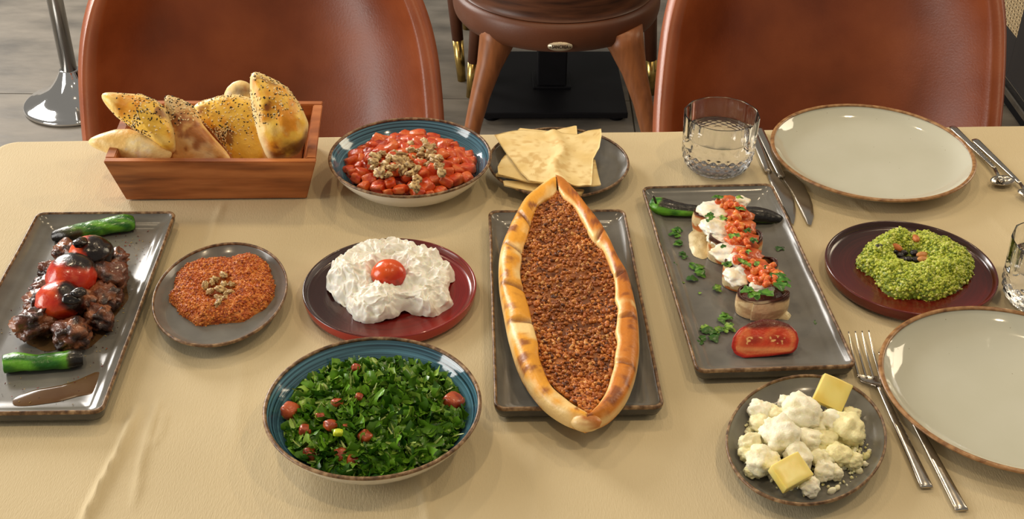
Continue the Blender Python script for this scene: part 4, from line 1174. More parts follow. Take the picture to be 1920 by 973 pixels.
for k, (x, y, s, rz) in enumerate([(128, 560, 16, .3), (150, 455, 16, 1.2), (140, 548, 14, .8)]):
    blob('charred_skin', ['black flake of skin on the lowest tomato', 'black flake of skin standing on the uppermost tomato', 'black flake of skin between the two lower tomatoes'][k], 'tomato skin', at(x + (6, 0, 8)[k], y - (0, 0, 0)[k], T + (.058, .062, .062)[k]), (s / 1450, s / 2200, s / 3400),
         lambda v, n: mixc(lin(20, 14, 13), lin(52, 34, 30), sstep(0, .5, n)), M['char'], 90 + k, lump=.4, rotm=rot(.3, .2, rz), group='charred tomato skins')
def pepper(label, pts, radii, zc, seed, dark, flat=.75, parent=None, black=0.5, plate_z=ZR):
    P = np.array([at(x, y, plate_z + r * flat) for (x, y), r in zip(pts, radii)])
    P = np.array(smooth3(P, 10)); s = np.linspace(0, 1, len(P)); rr = np.interp(s, np.linspace(0, 1, len(radii)), radii)
    V, F = tube(P, rr, 28, flat)
    V = np.asarray(V); c = V.mean(0); n1 = fbm(V, 55, 3, seed); 
    V = V + (V - np.repeat(np.r_[P, P[[0, -1]]], [28] * len(P) + [1, 1], 0)) * (0.22 * n1[:, None])
    t = np.r_[np.repeat(s, 28), [0, 1]]
    ang = np.r_[np.tile(np.linspace(0, 2 * np.pi, 28, endpoint=False), len(P)), [0, 0]]
    g = mixc(lin(30, 96, 16), lin(104, 172, 42), sstep(-.3, .4, fbm(V * [1, 6, 1], 40, 2, seed + 1)))
    b = dark(t, ang) + .35 * fbm(V, 70, 3, seed + 4)
    g = mixc(g, lin(54, 50, 22), sstep(.2, .5, b)); g = mixc(g, lin(22, 18, 15), sstep(.45, .75, b))
    V[:, 2] = np.maximum(V[:, 2], plate_z)
    o = mk('green_pepper', V, F, M['wet'], cols=g); tag(o, label, 'pepper', 'grilled green peppers'); recenter(o); return o
pepper('grilled green pepper at the top of the meat plate, left end browned', [(100, 443), (130, 437), (165, 430), (200, 424), (235, 418), (250, 417)], [.007, .0125, .0125, .0125, .0135, .011], 0, 5, lambda t, a: 1.0 - 2.4 * t + .3 * np.cos(a) * .5 + (t > .97) * 3)
pepper('grilled green pepper at the bottom of the meat plate, right end blackened', [(8, 682), (35, 678), (70, 680), (105, 676), (135, 672), (155, 670)], [.0115, .012, .0115, .0115, .0125, .011], 0, 6, lambda t, a: -.3 + 1.3 * sstep(.5, 1, t) + (t > .97) * 2)
# spice flakes
P, Cg, S = [], [], []
for k in range(420):
    if rnd.random() < .5: x, y = rnd.gauss(230, 45), rnd.uniform(410, 740)
    else: x, y = rnd.uniform(-10, 300), rnd.uniform(410, 760)
    w = at(x, y, ZR); q = w[:2] - [-0.517, 1.176]; c_, s_ = math.cos(-.035), math.sin(-.035)
    u, v = c_ * q[0] - s_ * q[1], s_ * q[0] + c_ * q[1]
    if abs(u) > .066 or abs(v) > .175: continue
    P.append([w[0], w[1], ZR + .0004]); Cg.append([lin(150, 30, 14), lin(90, 24, 14), lin(176, 150, 80), lin(60, 48, 20), lin(188, 160, 96)][rnd.randrange(5)])
    S.append([rnd.uniform(.0006, .0015), rnd.uniform(.0004, .0008), .0003])
V, F, C_ = grains(P, np.array(S), np.array(Cg), 1, .3, rand_rots(len(P), .08))
o = mk('spice_flakes', V, F, M['seed'], cols=C_); tag(o, 'red pepper flakes and dried herbs sprinkled over the meat plate', 'spice', kind='stuff'); recenter(o)
def puddle(label, pts, z, seed):
    V, F, C_, *_ = mound(pts, z, lambda x, y, r: .0007 * (1 - r ** 6) + 0 * x, lambda P, r: np.ones(P.shape), nr=12, nt=120)
    o = mk('meat_juice', V, F, M['sauce']); tag(o, label, 'sauce', kind='stuff'); recenter(o)
puddle('brown meat juice pooled along the near end of the meat plate', [(10, 770 - 20), (60, 752), (120, 742), (180, 728), (205, 700), (212, 690), (190, 725), (185, 738), (150, 742), (90, 764)], T + .0076, 1) if False else None
puddle('brown meat juice pooled along the near end of the meat plate', [(22, 748), (60, 732), (115, 722), (160, 708), (192, 690), (196, 712), (184, 738), (150, 742), (110, 753), (60, 760), (25, 762)], T + .0074, 1)
puddle('dark juice around the foot of the lamb', [(40, 640), (80, 620), (140, 640), (210, 600), (235, 530), (225, 500), (240, 520), (242, 560), (215, 610), (160, 660), (90, 662)], T + .0074, 2)

# ================================================================== ORANGE WALNUT DIP
mo = [(312, 564), (329, 551), (328, 536), (334, 518), (346, 505), (362, 497), (388, 495), (418, 490), (440, 494), (457, 486), (482, 486), (505, 502), (510, 518), (517, 540), (515, 558), (499, 580), (472, 594), (452, 607), (428, 605), (398, 609), (369, 614), (358, 602), (339, 593), (331, 578)]
zp = T + .0085; cr = at(412, 548, zp + .008)[:2]; tp_ = at(470, 512, zp)[:2]
def hm(x, y, r):
    d = np.hypot((x - cr[0]) / .9, y - cr[1]); e = (1 - r ** 5) ** .6
    h = .0175 * e * (1 - .85 * np.exp(-(d / .019) ** 3)) + .009 * np.exp(-(np.hypot(x - tp_[0], y - tp_[1]) / .022) ** 2) * e
    return h + .0006 * np.sin(d * 1150) * np.exp(-((d - .026) / .013) ** 2) * e
def cm(P, r):
    a = mixc(lin(186, 88, 24), lin(228, 142, 56), sstep(-.3, .35, fbm(P, 150, 3, 3))); d = np.hypot(P[..., 0] - cr[0], P[..., 1] - cr[1])
    return mixc(mixc(a, lin(140, 56, 16), sstep(.1, .5, fbm(P, 60, 2, 4)) * .6), lin(150, 66, 24), np.exp(-(d / .015) ** 2) * .6)
V, F, C_, *_ = mound(mo, zp - .0015, hm, cm, nr=110, nt=420, disp=lambda P, r: np.stack([.0022 * fbm(P, 110, 3, 1), .0022 * fbm(P, 110, 3, 2), (.0030 * fbm(P, 120, 3, 5) + .0018 * fbm(P, 330, 2, 6)) * (1 - .55 * np.exp(-(np.hypot(P[..., 0] - cr[0], P[..., 1] - cr[1]) / .015) ** 2))], -1) * np.minimum(1, (1 - r)[..., None] * 8 + .35))
o = mk('walnut_pepper_dip', V, F, M['paste'], cols=C_); tag(o, 'coarse orange pepper dip with a hollow for walnuts on the oval grey plate', 'dip')
G = V.reshape(420, 110, 3); n_ = 4200; ii = rng.integers(0, 420, n_); jj = (110 * rng.random(n_) ** .5).astype(int); Pg = G[ii, jj]
Pg = Pg[(np.hypot(Pg[:, 0] - cr[0], Pg[:, 1] - cr[1]) > .015) | (rng.random(n_) < .15)]
V, F, C_ = grains(Pg, rng.uniform(.0006, .0017, (len(Pg), 1)) * np.array([1.3, .9, .8]), np.array([lin(214, 118, 44), lin(192, 92, 28), lin(230, 146, 66), lin(150, 62, 20)])[rng.integers(4, size=len(Pg))], 1, .25)
q = mk('coarse_bits', V, F, M['paste'], o, cols=C_); q['kind'] = 'stuff'; recenter(o)
for k, (x, y, s) in enumerate([(419, 516, .0062), (403, 524, .006), (384, 535, .0058), (394, 546, .0048), (413, 543, .0062), (419, 534, .0046), (434, 533, .0052), (432, 547, .0048), (411, 557, .0058), (421, 558, .0048), (409, 567, .0046), (424, 550, .0042), (398, 530, .004)]):
    walnut('walnut piece in the hollow of the orange dip', 'walnuts on the orange dip', at(x, y, T + .0235), s * 1.15, 200 + k, .8)

# ================================================================== WHITE YOGURT DIP WITH CHERRY TOMATO
yo = [(613, 524), (614, 552), (634, 570), (652, 584), (658, 597), (686, 611), (708, 607), (735, 603), (767, 588), (792, 600), (821, 595), (830, 584), (853, 577), (842, 557), (841, 538), (853, 526), (850, 510), (832, 494), (810, 490), (792, 482), (768, 474), (748, 472), (728, 474), (700, 478), (672, 482), (650, 494), (640, 508)]
zp = T + .0095; cr2 = at(730, 523, zp + .008)[:2]
def hy(x, y, r):
    d = np.hypot(x - cr2[0], y - cr2[1]); e = (1 - r ** 5) ** .55
    return .025 * e * (1 - .72 * np.exp(-(d / .020) ** 4)) 
def dy(P, r):
    e = np.minimum(1, (1 - r)[..., None] * 8 + .5)
    w = 1 - np.abs(fbm(P, 75, 3, 8)) * 2.2
    w2 = 1 - np.abs(fbm(P, 150, 2, 18)) * 2.2
    return np.stack([.0085 * fbm(P, 62, 3, 1), .0085 * fbm(P, 62, 3, 2), .013 * fbm(P, 46, 2, 5) + .0052 * w + .0022 * w2], -1) * e
V, F, C_, *_ = mound(yo, zp - .002, hy, lambda P, r: mixc(lin(244, 242, 232), lin(222, 220, 198), sstep(.1, .5, fbm(P, 130, 3, 9)) * .6), nr=130, nt=460, disp=dy)
o = mk('yogurt_dip', V, F, M['yogurt'], cols=C_); tag(o, 'thick white yogurt dip heaped in rough folds on the red plate', 'dip'); recenter(o)
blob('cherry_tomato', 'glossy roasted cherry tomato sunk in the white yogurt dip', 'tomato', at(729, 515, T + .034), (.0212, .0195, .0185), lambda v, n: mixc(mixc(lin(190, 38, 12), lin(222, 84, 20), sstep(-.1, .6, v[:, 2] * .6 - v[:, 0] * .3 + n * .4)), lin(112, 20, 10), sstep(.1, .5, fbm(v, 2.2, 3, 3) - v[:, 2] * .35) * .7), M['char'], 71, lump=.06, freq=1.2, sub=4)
V, F, C_, *_ = mound([(686, 532), (700, 512), (728, 505), (762, 512), (772, 522), (745, 540), (715, 548), (695, 545)], T + .0225, lambda x, y, r: .004 * (1 - r ** 4) + 0 * x, lambda P, r: mixc(lin(186, 92, 50), lin(150, 44, 20), 1 - r), nr=14, nt=90)
o = mk('tomato_juice', V, F, M['wet'], cols=C_); tag(o, 'orange juice around the cherry tomato in the white dip', 'sauce', kind='stuff'); recenter(o)

# ================================================================== GREEN DIP WITH CURRANTS AND NUTS
go = [(1603, 500), (1612, 484), (1624, 469), (1642, 455), (1660, 448), (1690, 444), (1706, 449), (1722, 444), (1740, 446), (1760, 456), (1785, 463), (1805, 478), (1822, 490), (1823, 505), (1822, 520), (1806, 538), (1790, 551), (1756, 565), (1738, 567), (1718, 560), (1688, 564), (1663, 556), (1647, 540), (1641, 525), (1620, 512)]
zp = T + .0095; cr3 = at(1704, 492, zp + .004)[:2]
def hg(x, y, r):
    d = np.hypot((x - cr3[0]) / 1.15, y - cr3[1]); e = (1 - r ** 4) ** .6
    return e * .024 * (1 - .93 * np.exp(-(d / .0205) ** 3))
GRc = [lin(186, 198, 62), lin(162, 178, 50), lin(206, 214, 96), lin(118, 138, 34), lin(218, 222, 128)]
V, F, C_, c_g, rr_g, th_g = mound(go, zp - .002, hg, lambda P, r: mixc(lin(96, 116, 30), lin(140, 158, 48), sstep(-.3, .3, fbm(P, 120, 3, 9))), nr=70, nt=260, disp=lambda P, r: np.stack([0 * r, 0 * r, .009 * fbm(P, 52, 3, 5)], -1) * np.minimum(1, (1 - r)[..., None] * 6))
o = mk('green_dip', V, F, M['paste'], cols=C_); tag(o, 'lumpy bright green herb and grain dip on the dark red plate', 'dip', kind=None)
G = V.reshape(260, 70, 3)
n_ = 5200; ii = rng.integers(0, 260, n_); jj = (70 * rng.random(n_) ** .5).astype(int); Pg = G[ii, jj] + rng.normal(0, .0007, (n_, 3)) * [1.4, 1.4, .7]
V, F, C_ = grains(Pg, rng.uniform(.0011, .0025, (n_, 1)) * np.array([1.2, .95, .8]), np.array(GRc)[rng.choice(5, n_, p=[.3, .25, .2, .17, .08])], 1, .22)
q = mk('grains', V, F, M['paste'], o, cols=C_); q['kind'] = 'stuff'; recenter(o)
for k, (x, y) in enumerate([(1649, 463), (1677, 472), (1687, 479), (1694, 487), (1684, 495), (1703, 486), (1714, 474), (1717, 487), (1711, 500), (1700, 496), (1694, 474), (1682, 488)]):
    blob('currant', 'lone black currant on the left ridge of the green dip' if k == 0 else 'black currant in the hollow of the green dip', 'currant', at(x, y, T + (.029 if k == 0 else .021)), (.0052, .0045, .0038), lambda v, n: mixc(lin(16, 12, 18), lin(34, 24, 30), sstep(-.2, .3, n)), M['wet'], 300 + k, lump=.3, freq=2.2, group='currants on the green dip')
for k, (x, y, a, pale, z, lab) in enumerate([(1680, 463, -.7, 0, .025, 'orange-brown almond standing at the back left of the hollow'), (1717, 447, 1.5, .1, .029, 'reddish almond half on the back ridge of the green dip'), (1729, 478, .5, .4, .023, 'tan almond lying right of the currants, the upper of a pair'), (1732, 487, .15, .5, .022, 'tan almond lying right of the currants, the lower of a pair'), (1734, 499, .9, .4, .020, 'almond half buried below the pair of almonds'), (1770, 463, .6, 1, .029, 'pale almond slice on the right ridge of the green dip')]):
    blob('almond', lab, 'almond', at(x, y, T + z), (.0092 if k != 5 else .006, .0048, .0040), lambda v, n: mixc(mixc(lin(196, 110, 50), lin(214, 170, 110), np.full(len(v), pale)), lin(150, 84, 40), sstep(.1, .5, n) * .5), M['nut'], 320 + k, lump=.08, rotm=rot(.1, .2, a))

# ================================================================== CHEESE AND BUTTER
zp = T + .0085
CW, CY = lin(250, 246, 226), lin(236, 226, 160)
ccol = lambda y_, s_: (lambda v, n: mixc(mixc(CW, CY, np.full(len(v), y_)), lin(214, 202, 138), sstep(.1, .5, fbm(v, 2.5, 2, s_)) * .45))
CK = [(1426, 766, 20, 0.1, 'small white cheese lump at the upper left'), (1462, 812, 34, 0.05, 'large round white cheese lump left of the centre'), (1504, 770, 32, 0.15, 'large cheese lump below the gap beside the upper butter'), (1561, 790, 22, 0.1, 'upright white cheese lump at the upper right'), (1590, 800, 27, 0.75, 'yellowish cheese lump, farthest right'),
      (1495, 852, 26, 0.15, 'cheese lump just above the lower butter'), (1408, 830, 20, 0.6, 'yellowish cheese lump at the left edge'), (1430, 862, 26, 0.35, 'cheese lump left of the lower butter'), (1518, 910, 17, 0.1, 'white cheese lump lowest on the plate'), (1546, 880, 18, 0.2, 'white cheese lump right of the lower butter'),
      (1519, 822, 22, 0.25, 'cheese lump in the centre of the plate'), (1424, 792, 17, 0.6, 'small yellowish lump left of the large round one'), (1404, 848, 16, 0.7, 'small yellow crumb lump, lowest at the left edge'), (1550, 826, 21, 0.8, 'yellow crumbly lump right of the centre'), (1572, 850, 20, 0.8, 'yellow crumbly lump at the lower right'),
      (1455, 776, 18, 0.6, 'yellowish lump above the large round one'), (1473, 752, 13, 0.1, 'narrow white cheese chip pointing to the upper rim'), (1597, 776, 14, 0.7, 'small cheese chip at the upper right edge'), (1600, 862, 15, 0.75, 'small yellow crumb lump at the right edge'), (1565, 885, 14, .4, 'small cheese lump at the lower right of the white one'), (1409, 884, 11, .7, 'small flat crumb at the lower left'), (1532, 800, 18, .4, 'cheese lump between the two upper right lumps'), (1540, 858, 18, .5, 'cheese lump right of the one above the lower butter')]
for k, (x, y, s, yl, lab) in enumerate(CK):
    r = s / 1620.0 * 1.05; h = r * .78
    blob('cheese_lump', lab, 'cheese', at(x, y + s * .1, zp + h), (r * rnd.uniform(.95, 1.15), r * rnd.uniform(.9, 1.1), h), ccol(yl, k), M['cheese'], 400 + k * 5, lump=.36, freq=2.0, ridge=.16, sub=4, boxy=.2, rotm=rot(0, 0, rnd.uniform(0, 6)), group='crumbled cheese lumps', rest=zp - .0005)
P, S, Cg = [], [], []
for k in range(4200):
    a = rnd.random() * 6.283; r = .068 * math.sqrt(rnd.random())
    x, y = r * .93 * math.cos(a), r * 1.12 * math.sin(a)
    c_, s_ = math.cos(CH[4]), math.sin(CH[4]); w = np.array([CH[0] + c_ * x - s_ * y, CH[1] + s_ * x + c_ * y])
    dens = .10 + .9 * max(0, 1 - np.hypot((w[0] - at(1565, 850)[0]) / .035, (w[1] - at(1565, 850)[1]) / .045)) + .5 * max(0, 1 - np.hypot((w[0] - at(1440, 835)[0]) / .04, (w[1] - at(1440, 835)[1]) / .05))
    if rnd.random() > dens: continue
    s = rnd.uniform(.0006, .0042) if rnd.random() < .4 else rnd.uniform(.0005, .0017)
    lift = .004 * max(0, dens - .1)
    P.append([w[0], w[1], zp + s * .4 + rnd.random() * lift]); S.append([s * 1.2, s, s * .75]); Cg.append(CW * (1 - (t := rnd.uniform(.2, 1))) + CY * t)
V, F, C_ = grains(P, np.array(S), np.array(Cg), 2, .16)
o = mk('cheese_crumbs', V, F, M['cheese'], cols=C_); tag(o, 'fine white and yellow cheese crumbs scattered over the oval plate', 'cheese', kind='stuff'); recenter(o)
def butter(label, x, y, z, s, rx, ry, rz):
    V, F = box(-s[0], s[0], -s[1], s[1], -s[2], s[2], .0015)
    import bmesh
    bm = bmesh.new(); vs = [bm.verts.new(v) for v in V]; [bm.faces.new([vs[i] for i in f]) for f in F]
    bmesh.ops.triangulate(bm, faces=bm.faces[:]); bmesh.ops.subdivide_edges(bm, edges=bm.edges[:], cuts=4, use_grid_fill=True)
    V = np.array([v.co[:] for v in bm.verts]); F = [tuple(v.index for v in f.verts) for f in bm.faces]; bm.free()
    V = V * (1 + .05 * fbm(V, 60, 2, 3)[:, None]); V = V @ rot(rx, ry, rz).T
    o = mk('butter_block', V, F, M['butter'], cols=mixc(lin(250, 232, 142), lin(242, 216, 110), sstep(-.3, .3, fbm(V, 60, 2, 9)))); o.location = at(x, y, z)
    tag(o, label, 'butter'); return o
butter('butter block leaning at the upper right of the cheese', 1560, 737, T + .026, (.016, .0155, .0075), .75, .25, -.38)
butter('butter block lying at the lower left of the cheese', 1482, 886, T + .029, (.0165, .0135, .007), .42, -.15, .50)

# ================================================================== CHOPPED GREEN SALAD
SB = np.array([-0.139, 0.969])
def hs(q): 
    d = np.hypot(*(q - SB)) / .094
    return T + .026 + .019 * (1 - min(d, 1) ** 2.4)
pts = [(520, 770), (540, 725), (580, 692), (640, 678), (700, 672), (780, 682), (840, 700), (875, 735), (882, 790), (860, 835), (800, 872), (730, 888), (640, 882), (570, 850), (530, 810)]
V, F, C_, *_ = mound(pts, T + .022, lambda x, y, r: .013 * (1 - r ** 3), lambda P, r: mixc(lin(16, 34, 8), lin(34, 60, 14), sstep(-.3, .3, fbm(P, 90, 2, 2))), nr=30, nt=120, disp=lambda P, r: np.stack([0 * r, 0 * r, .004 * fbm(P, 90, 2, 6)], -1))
greens = mk('chopped_greens', V, F, M['leaf'], cols=C_)
tag(greens, 'heap of chopped dark green leaves filling the lower blue bowl', 'salad', kind='stuff')
nL, mu, mv = 1750, 7, 5
uu, vv = np.meshgrid(np.linspace(-1, 1, mu), np.linspace(-1, 1, mv), indexing='ij')
Vs, Cs, Fs = [], [], []
fb = np.array(grid_faces(mu, mv))
Q = rand_rots(nL, .55)
for k in range(nL):
    a = rnd.random() * 6.283; r = .090 * math.sqrt(rnd.random()); q = SB + [.002, -.002] + [r * math.cos(a), r * math.sin(a)]
    L = rnd.uniform(.006, .015); W = rnd.uniform(.0035, .0085)
    if rnd.random() < .16: L, W = rnd.uniform(.009, .016), rnd.uniform(.0008, .0014)
    cu, cv, tw = rnd.uniform(-.9, .9), rnd.uniform(-.9, .9), rnd.uniform(-.8, .8)
    w = W * (1 - .45 * np.abs(uu) ** 2) * (1 + .2 * np.sin(uu * rnd.uniform(2, 7) + rnd.random() * 6))
    x = uu * L; y = vv * w; z = L * .55 * cu * uu ** 2 + W * .7 * cv * vv ** 2 + tw * uu * vv * W + .0006 * np.sin(uu * 9 + vv * 3 + k)
    P = np.stack([x, y, z], -1).reshape(-1, 3) @ Q[k].T
    z0 = hs(q) + rnd.uniform(-.006, .004)
    P += [q[0], q[1], z0]
    g = rnd.random(); c = mixc(lin(40, 84, 16), lin(112, 160, 44), np.array([g]))[0]
    if rnd.random() < .16: c = lin(142, 176, 70)
    if W < .0015: c = lin(160, 178, 96)
    Cs.append(np.tile(c, (len(P), 1)) * (1 + .25 * (np.abs(vv.reshape(-1, 1)) < .2))); Vs.append(P); Fs.append(fb + k * mu * mv)
V = np.concatenate(Vs)
d = V[:, :2] - SB; rr_ = np.hypot(d[:, 0], d[:, 1]); lim = np.interp(V[:, 2] - T, [.008, .012, .0215, .0335, .042, .048, .07], [.040, .062, .081, .095, .1015, .1045, .1045]); f_ = np.minimum(1, lim / np.maximum(rr_, 1e-6)); V[:, :2] = SB + d * f_[:, None]
o = mk('leaf_shreds', V, np.concatenate(Fs), M['leaf'], greens, cols=np.concatenate(Cs)); o['kind'] = 'stuff'
recenter(greens)
for k, (x, y, s, lab) in enumerate([(544, 770, 17, 'round tomato piece at the left edge of the green salad'), (849, 754, 19, 'tomato piece at the right edge of the green salad'), (620, 797, 12, 'tomato piece left of the middle of the green salad'), (572, 806, 12, 'tomato piece between the left edge and the yellow corn-like bit'), (684, 818, 12, 'upright tomato piece in the lower middle of the salad'), (632, 755, 10, 'small tomato bits in the upper left of the salad'),
        (673, 744, 8, 'tiny tomato bit in the upper middle of the salad'), (600, 782, 8, 'tiny orange tomato bit in the left of the salad'), (585, 848, 15, 'dark tomato piece near the lower left rim of the salad'), (640, 852, 13, 'dark tomato piece near the lower rim of the salad'), (663, 862, 13, 'lowest tomato piece in the green salad'), (668, 690, 9, 'tomato bit at the top of the green salad'), (649, 799, 6, 'tiny red bit beside the yellow one in the salad')]):
    r = s / 1560.0; p = at(x, y, T + .05); p[2] = hs(p[:2]) + .0065; q = at(x, y, p[2])
    blob('tomato_piece', lab, 'tomato', (q[0], q[1], p[2]), (r, r * .9, r * .7), tomcol(lin(136, 46, 20), lin(184, 84, 42)), M['wet'], 700 + k, lump=.18, boxy=.5, rotm=rot(.3, .2, rnd.random() * 3), group='tomato pieces in the green salad')
blob('pepper_bit', 'tiny yellow-green bit in the left half of the green salad', 'vegetable', at(634, 811, T + .055), (.0055, .0045, .003), tomcol(lin(170, 190, 20), lin(200, 210, 40)), M['wet'], 733, lump=.1, boxy=.7)

# ================================================================== AUBERGINE ROLLS
AX = [(1347, 412, .033, .021), (1376, 462, .033, .021), (1404, 512, .032, .021), (1428, 566, .0305, .019)]
axd = at(1428, 566)[:2] - at(1347, 412)[:2]; aang = math.atan2(axd[1], axd[0])
RL = ['aubergine roll at the far end of the row, beside the green pepper', 'second aubergine roll from the green pepper', 'third aubergine roll, under the large parsley sprigs', 'cream-coloured aubergine roll nearest to the tomato wedge']
for k, (x, y, ra, rb_) in enumerate(AX):
    h = .030 if k < 3 else .026
    c = at(x, y, ZR + h * .5); c[2] = ZR
    nt_, nh = 150, 16; V = []
    for s in (0, 1):
        for i in range(nt_):
            a = i / (nt_ - 1) * 2 * math.pi * 1.35 - 1.2 - k * .3
            f = 1 - .13 * i / (nt_ - 1)
            for j in range(nh):
                v = j / (nh - 1); th_ = -.0012 if s else .0012
                X = (ra * f + th_) * math.cos(a) * (1 + .06 * math.sin(v * 3.1)); Y = (rb_ * f + th_) * math.sin(a) * (1 + .08 * math.sin(v * 3.1))
                z = v * h * (1 + .10 * math.sin(a * 2 + k)) 
                cx_2, sx_2 = math.cos(TROT + .02), math.sin(TROT + .02)
                V.append([c[0] + X * cx_2 - Y * sx_2, c[1] + X * sx_2 + Y * cx_2, ZR + z])
    V = np.array(V); V += .0013 * np.stack([fbm(V, 60, 2, 1 + k), fbm(V, 60, 2, 5 + k), 0 * V[:, 0]], 1) * sstep(ZR, ZR + .006, V[:, 2])[:, None]
    F = grid_faces(nt_, nh); n0 = nt_ * nh; F += [tuple(n0 + q for q in reversed(f)) for f in F]
    for i in range(nt_ - 1):
        F += [(i * nh + nh - 1, n0 + i * nh + nh - 1, n0 + (i + 1) * nh + nh - 1, (i + 1) * nh + nh - 1)]
    for a_ in (0, (nt_ - 1) * nh):
        for j in range(nh - 1): F.append((a_ + j, a_ + j + 1, n0 + a_ + j + 1, n0 + a_ + j))
    vz = (V[:, 2] - ZR) / h
    basec = mixc(lin(236, 204, 150), lin(240, 220, 172), sstep(-.3, .3, fbm(V, 30, 2, 40 + k)))
    sp = sstep(.02, .2, fbm(V * [1, 1, 2.0], 85, 3, 44 + k)) if k < 3 else sstep(.10, .34, fbm(V * [1, 1, 2.2], 60, 3, 44 + k)); basec = mixc(basec, lin(206, 110, 40) if k < 3 else lin(150, 96, 58), sp * (.95 if k < 3 else .5))
    basec = mixc(basec, lin(74, 34, 24), sstep(.86, .98, vz + .10 * fbm(V, 50, 2, 3))); basec = mixc(basec, lin(70, 36, 24), sstep(.4, .6, fbm(V, 45, 2, 60 + k)) * .8)
    o = mk('aubergine_roll', V, F, M['wet'], cols=basec); tag(o, RL[k], 'aubergine roll', 'aubergine rolls on the right plate')
    v_, f_ = ico(3); U = v_ * [ra * .86, rb_ * .86, .006]; U = U @ rot(0, 0, TROT).T + [c[0], c[1], ZR + h * .80]
    U[:, 2] += .002 * fbm(U, 80, 2, k)
    mk('filling', U, f_, M['wet'], o, cols=mixc(lin(60, 26, 20), lin(96, 46, 34), sstep(-.3, .3, fbm(U, 80, 2, 3)))); recenter(o)
    o_ = o
YG = [(1336, 394, .0165, .017, .043), (1344, 428, .018, .019, .040), (1349, 449, .013, .013, .037), (1368, 474, .0185, .017, .041), (1384, 488, .015, .012, .041), (1381, 519, .0145, .015, .038), (1427, 537, .0135, .0095, .040), (1400, 505, .012, .012, .043), (1388, 380, .010, .010, .042)]
YLB = ['yogurt dollop at the far end of the aubergine rolls', 'yogurt dollop on the left side of the first roll', 'small yogurt drip below the first roll', 'largest yogurt dollop, on the second roll', 'yogurt streak right of the largest dollop', 'yogurt dollop on the left side of the third roll', 'yogurt dollop beside the parsley at the front roll', 'small yogurt patch amid the tomato dice', 'yogurt dab right of the farthest tomato dice']
for k, (x, y, a, b, z) in enumerate(YG):
    blob('yogurt_dollop', YLB[k], 'yogurt', at(x, y, T + z - .003), (a * 1.15, b * 1.15, .0062), lambda v, n: mixc(lin(246, 242, 228), lin(240, 222, 184), sstep(.0, .5, n)), M['yogurt'], 900 + k, lump=.5, freq=1.5, sub=4, ridge=.15, rotm=rot(0, 0, TROT))
for k, (pts, lab) in enumerate([([(1290, 440), (1303, 430), (1320, 432), (1332, 450), (1334, 478), (1318, 487), (1300, 480), (1292, 462)], 'pale sauce pooled left of the second roll'), ([(1455, 585), (1472, 580), (1484, 592), (1478, 600), (1458, 598)], 'pale sauce lump right of the front roll')]):
    V, F, C_, *_ = mound(pts, ZR - .0005, lambda x, y, r: (.0052, .006, .0008)[k] * (1 - r ** 3), lambda P, r: mixc(lin(222, 202, 150), lin(238, 222, 176), sstep(-.3, .3, fbm(P, 120, 3, 2))), nr=24, nt=110, disp=lambda P, r: np.stack([.0008 * fbm(P, 150, 2, 1), .0008 * fbm(P, 150, 2, 2), .0009 * fbm(P, 200, 3, 3) * (1 - r)], -1))
    o = mk('pale_sauce', V, F, M['paste'], cols=C_); tag(o, lab, 'sauce', kind='stuff'); recenter(o)
# red sauce bed under the dice and the dice
SPN = [(1364, 380, .013), (1384, 402, .017), (1388, 428, .018), (1392, 452, .019), (1400, 480, .018), (1418, 506, .019), (1436, 524, .018), (1450, 520, .011)]
SL = ['farthest spoonful of red tomato sauce', 'red tomato sauce beside the first yogurt', 'red tomato sauce on the right of the first roll', 'red tomato sauce on the second roll', 'red tomato sauce right of the largest yogurt dollop', 'red tomato sauce on the third roll', 'red tomato sauce under the large parsley leaf', 'dark red sauce at the right edge of the third roll']
for k, (x, y, r) in enumerate(SPN):
    blob('tomato_sauce', SL[k], 'sauce', at(x, y, T + .040), (r * 1.15, r * .95, .0085), tomcol(lin(184, 66, 22), lin(220, 116, 54)), M['wet'], 950 + k, lump=.45, freq=2.4, ridge=.2, sub=3)
for k in range(78):
    i = rnd.randrange(len(SPN)); x, y, r = SPN[i]
    x += rnd.gauss(0, 10); y += rnd.gauss(0, 9); s = rnd.uniform(.0032, .0062)
    o_c = rnd.random()
    blob('tomato_dice', 'small orange-red tomato dice on the ' + ['farthest spoonful of sauce', 'sauce beside the first yogurt', 'right side of the first roll', 'second roll', 'sauce right of the largest yogurt dollop', 'third roll', 'sauce under the large parsley leaf', 'right edge of the third roll'][i], 'tomato', at(x, y, T + .0485 + rnd.uniform(-.001, .002)), (s * 1.1, s, s * .8), tomcol(lin(204, 72, 24), lin(236, 124 + 24 * o_c, 60)), M['wet'], 1000 + k, lump=.18, boxy=.65, sub=2, rotm=rot(rnd.random(), rnd.random(), rnd.random() * 6), group='tomato dice on the aubergine rolls')
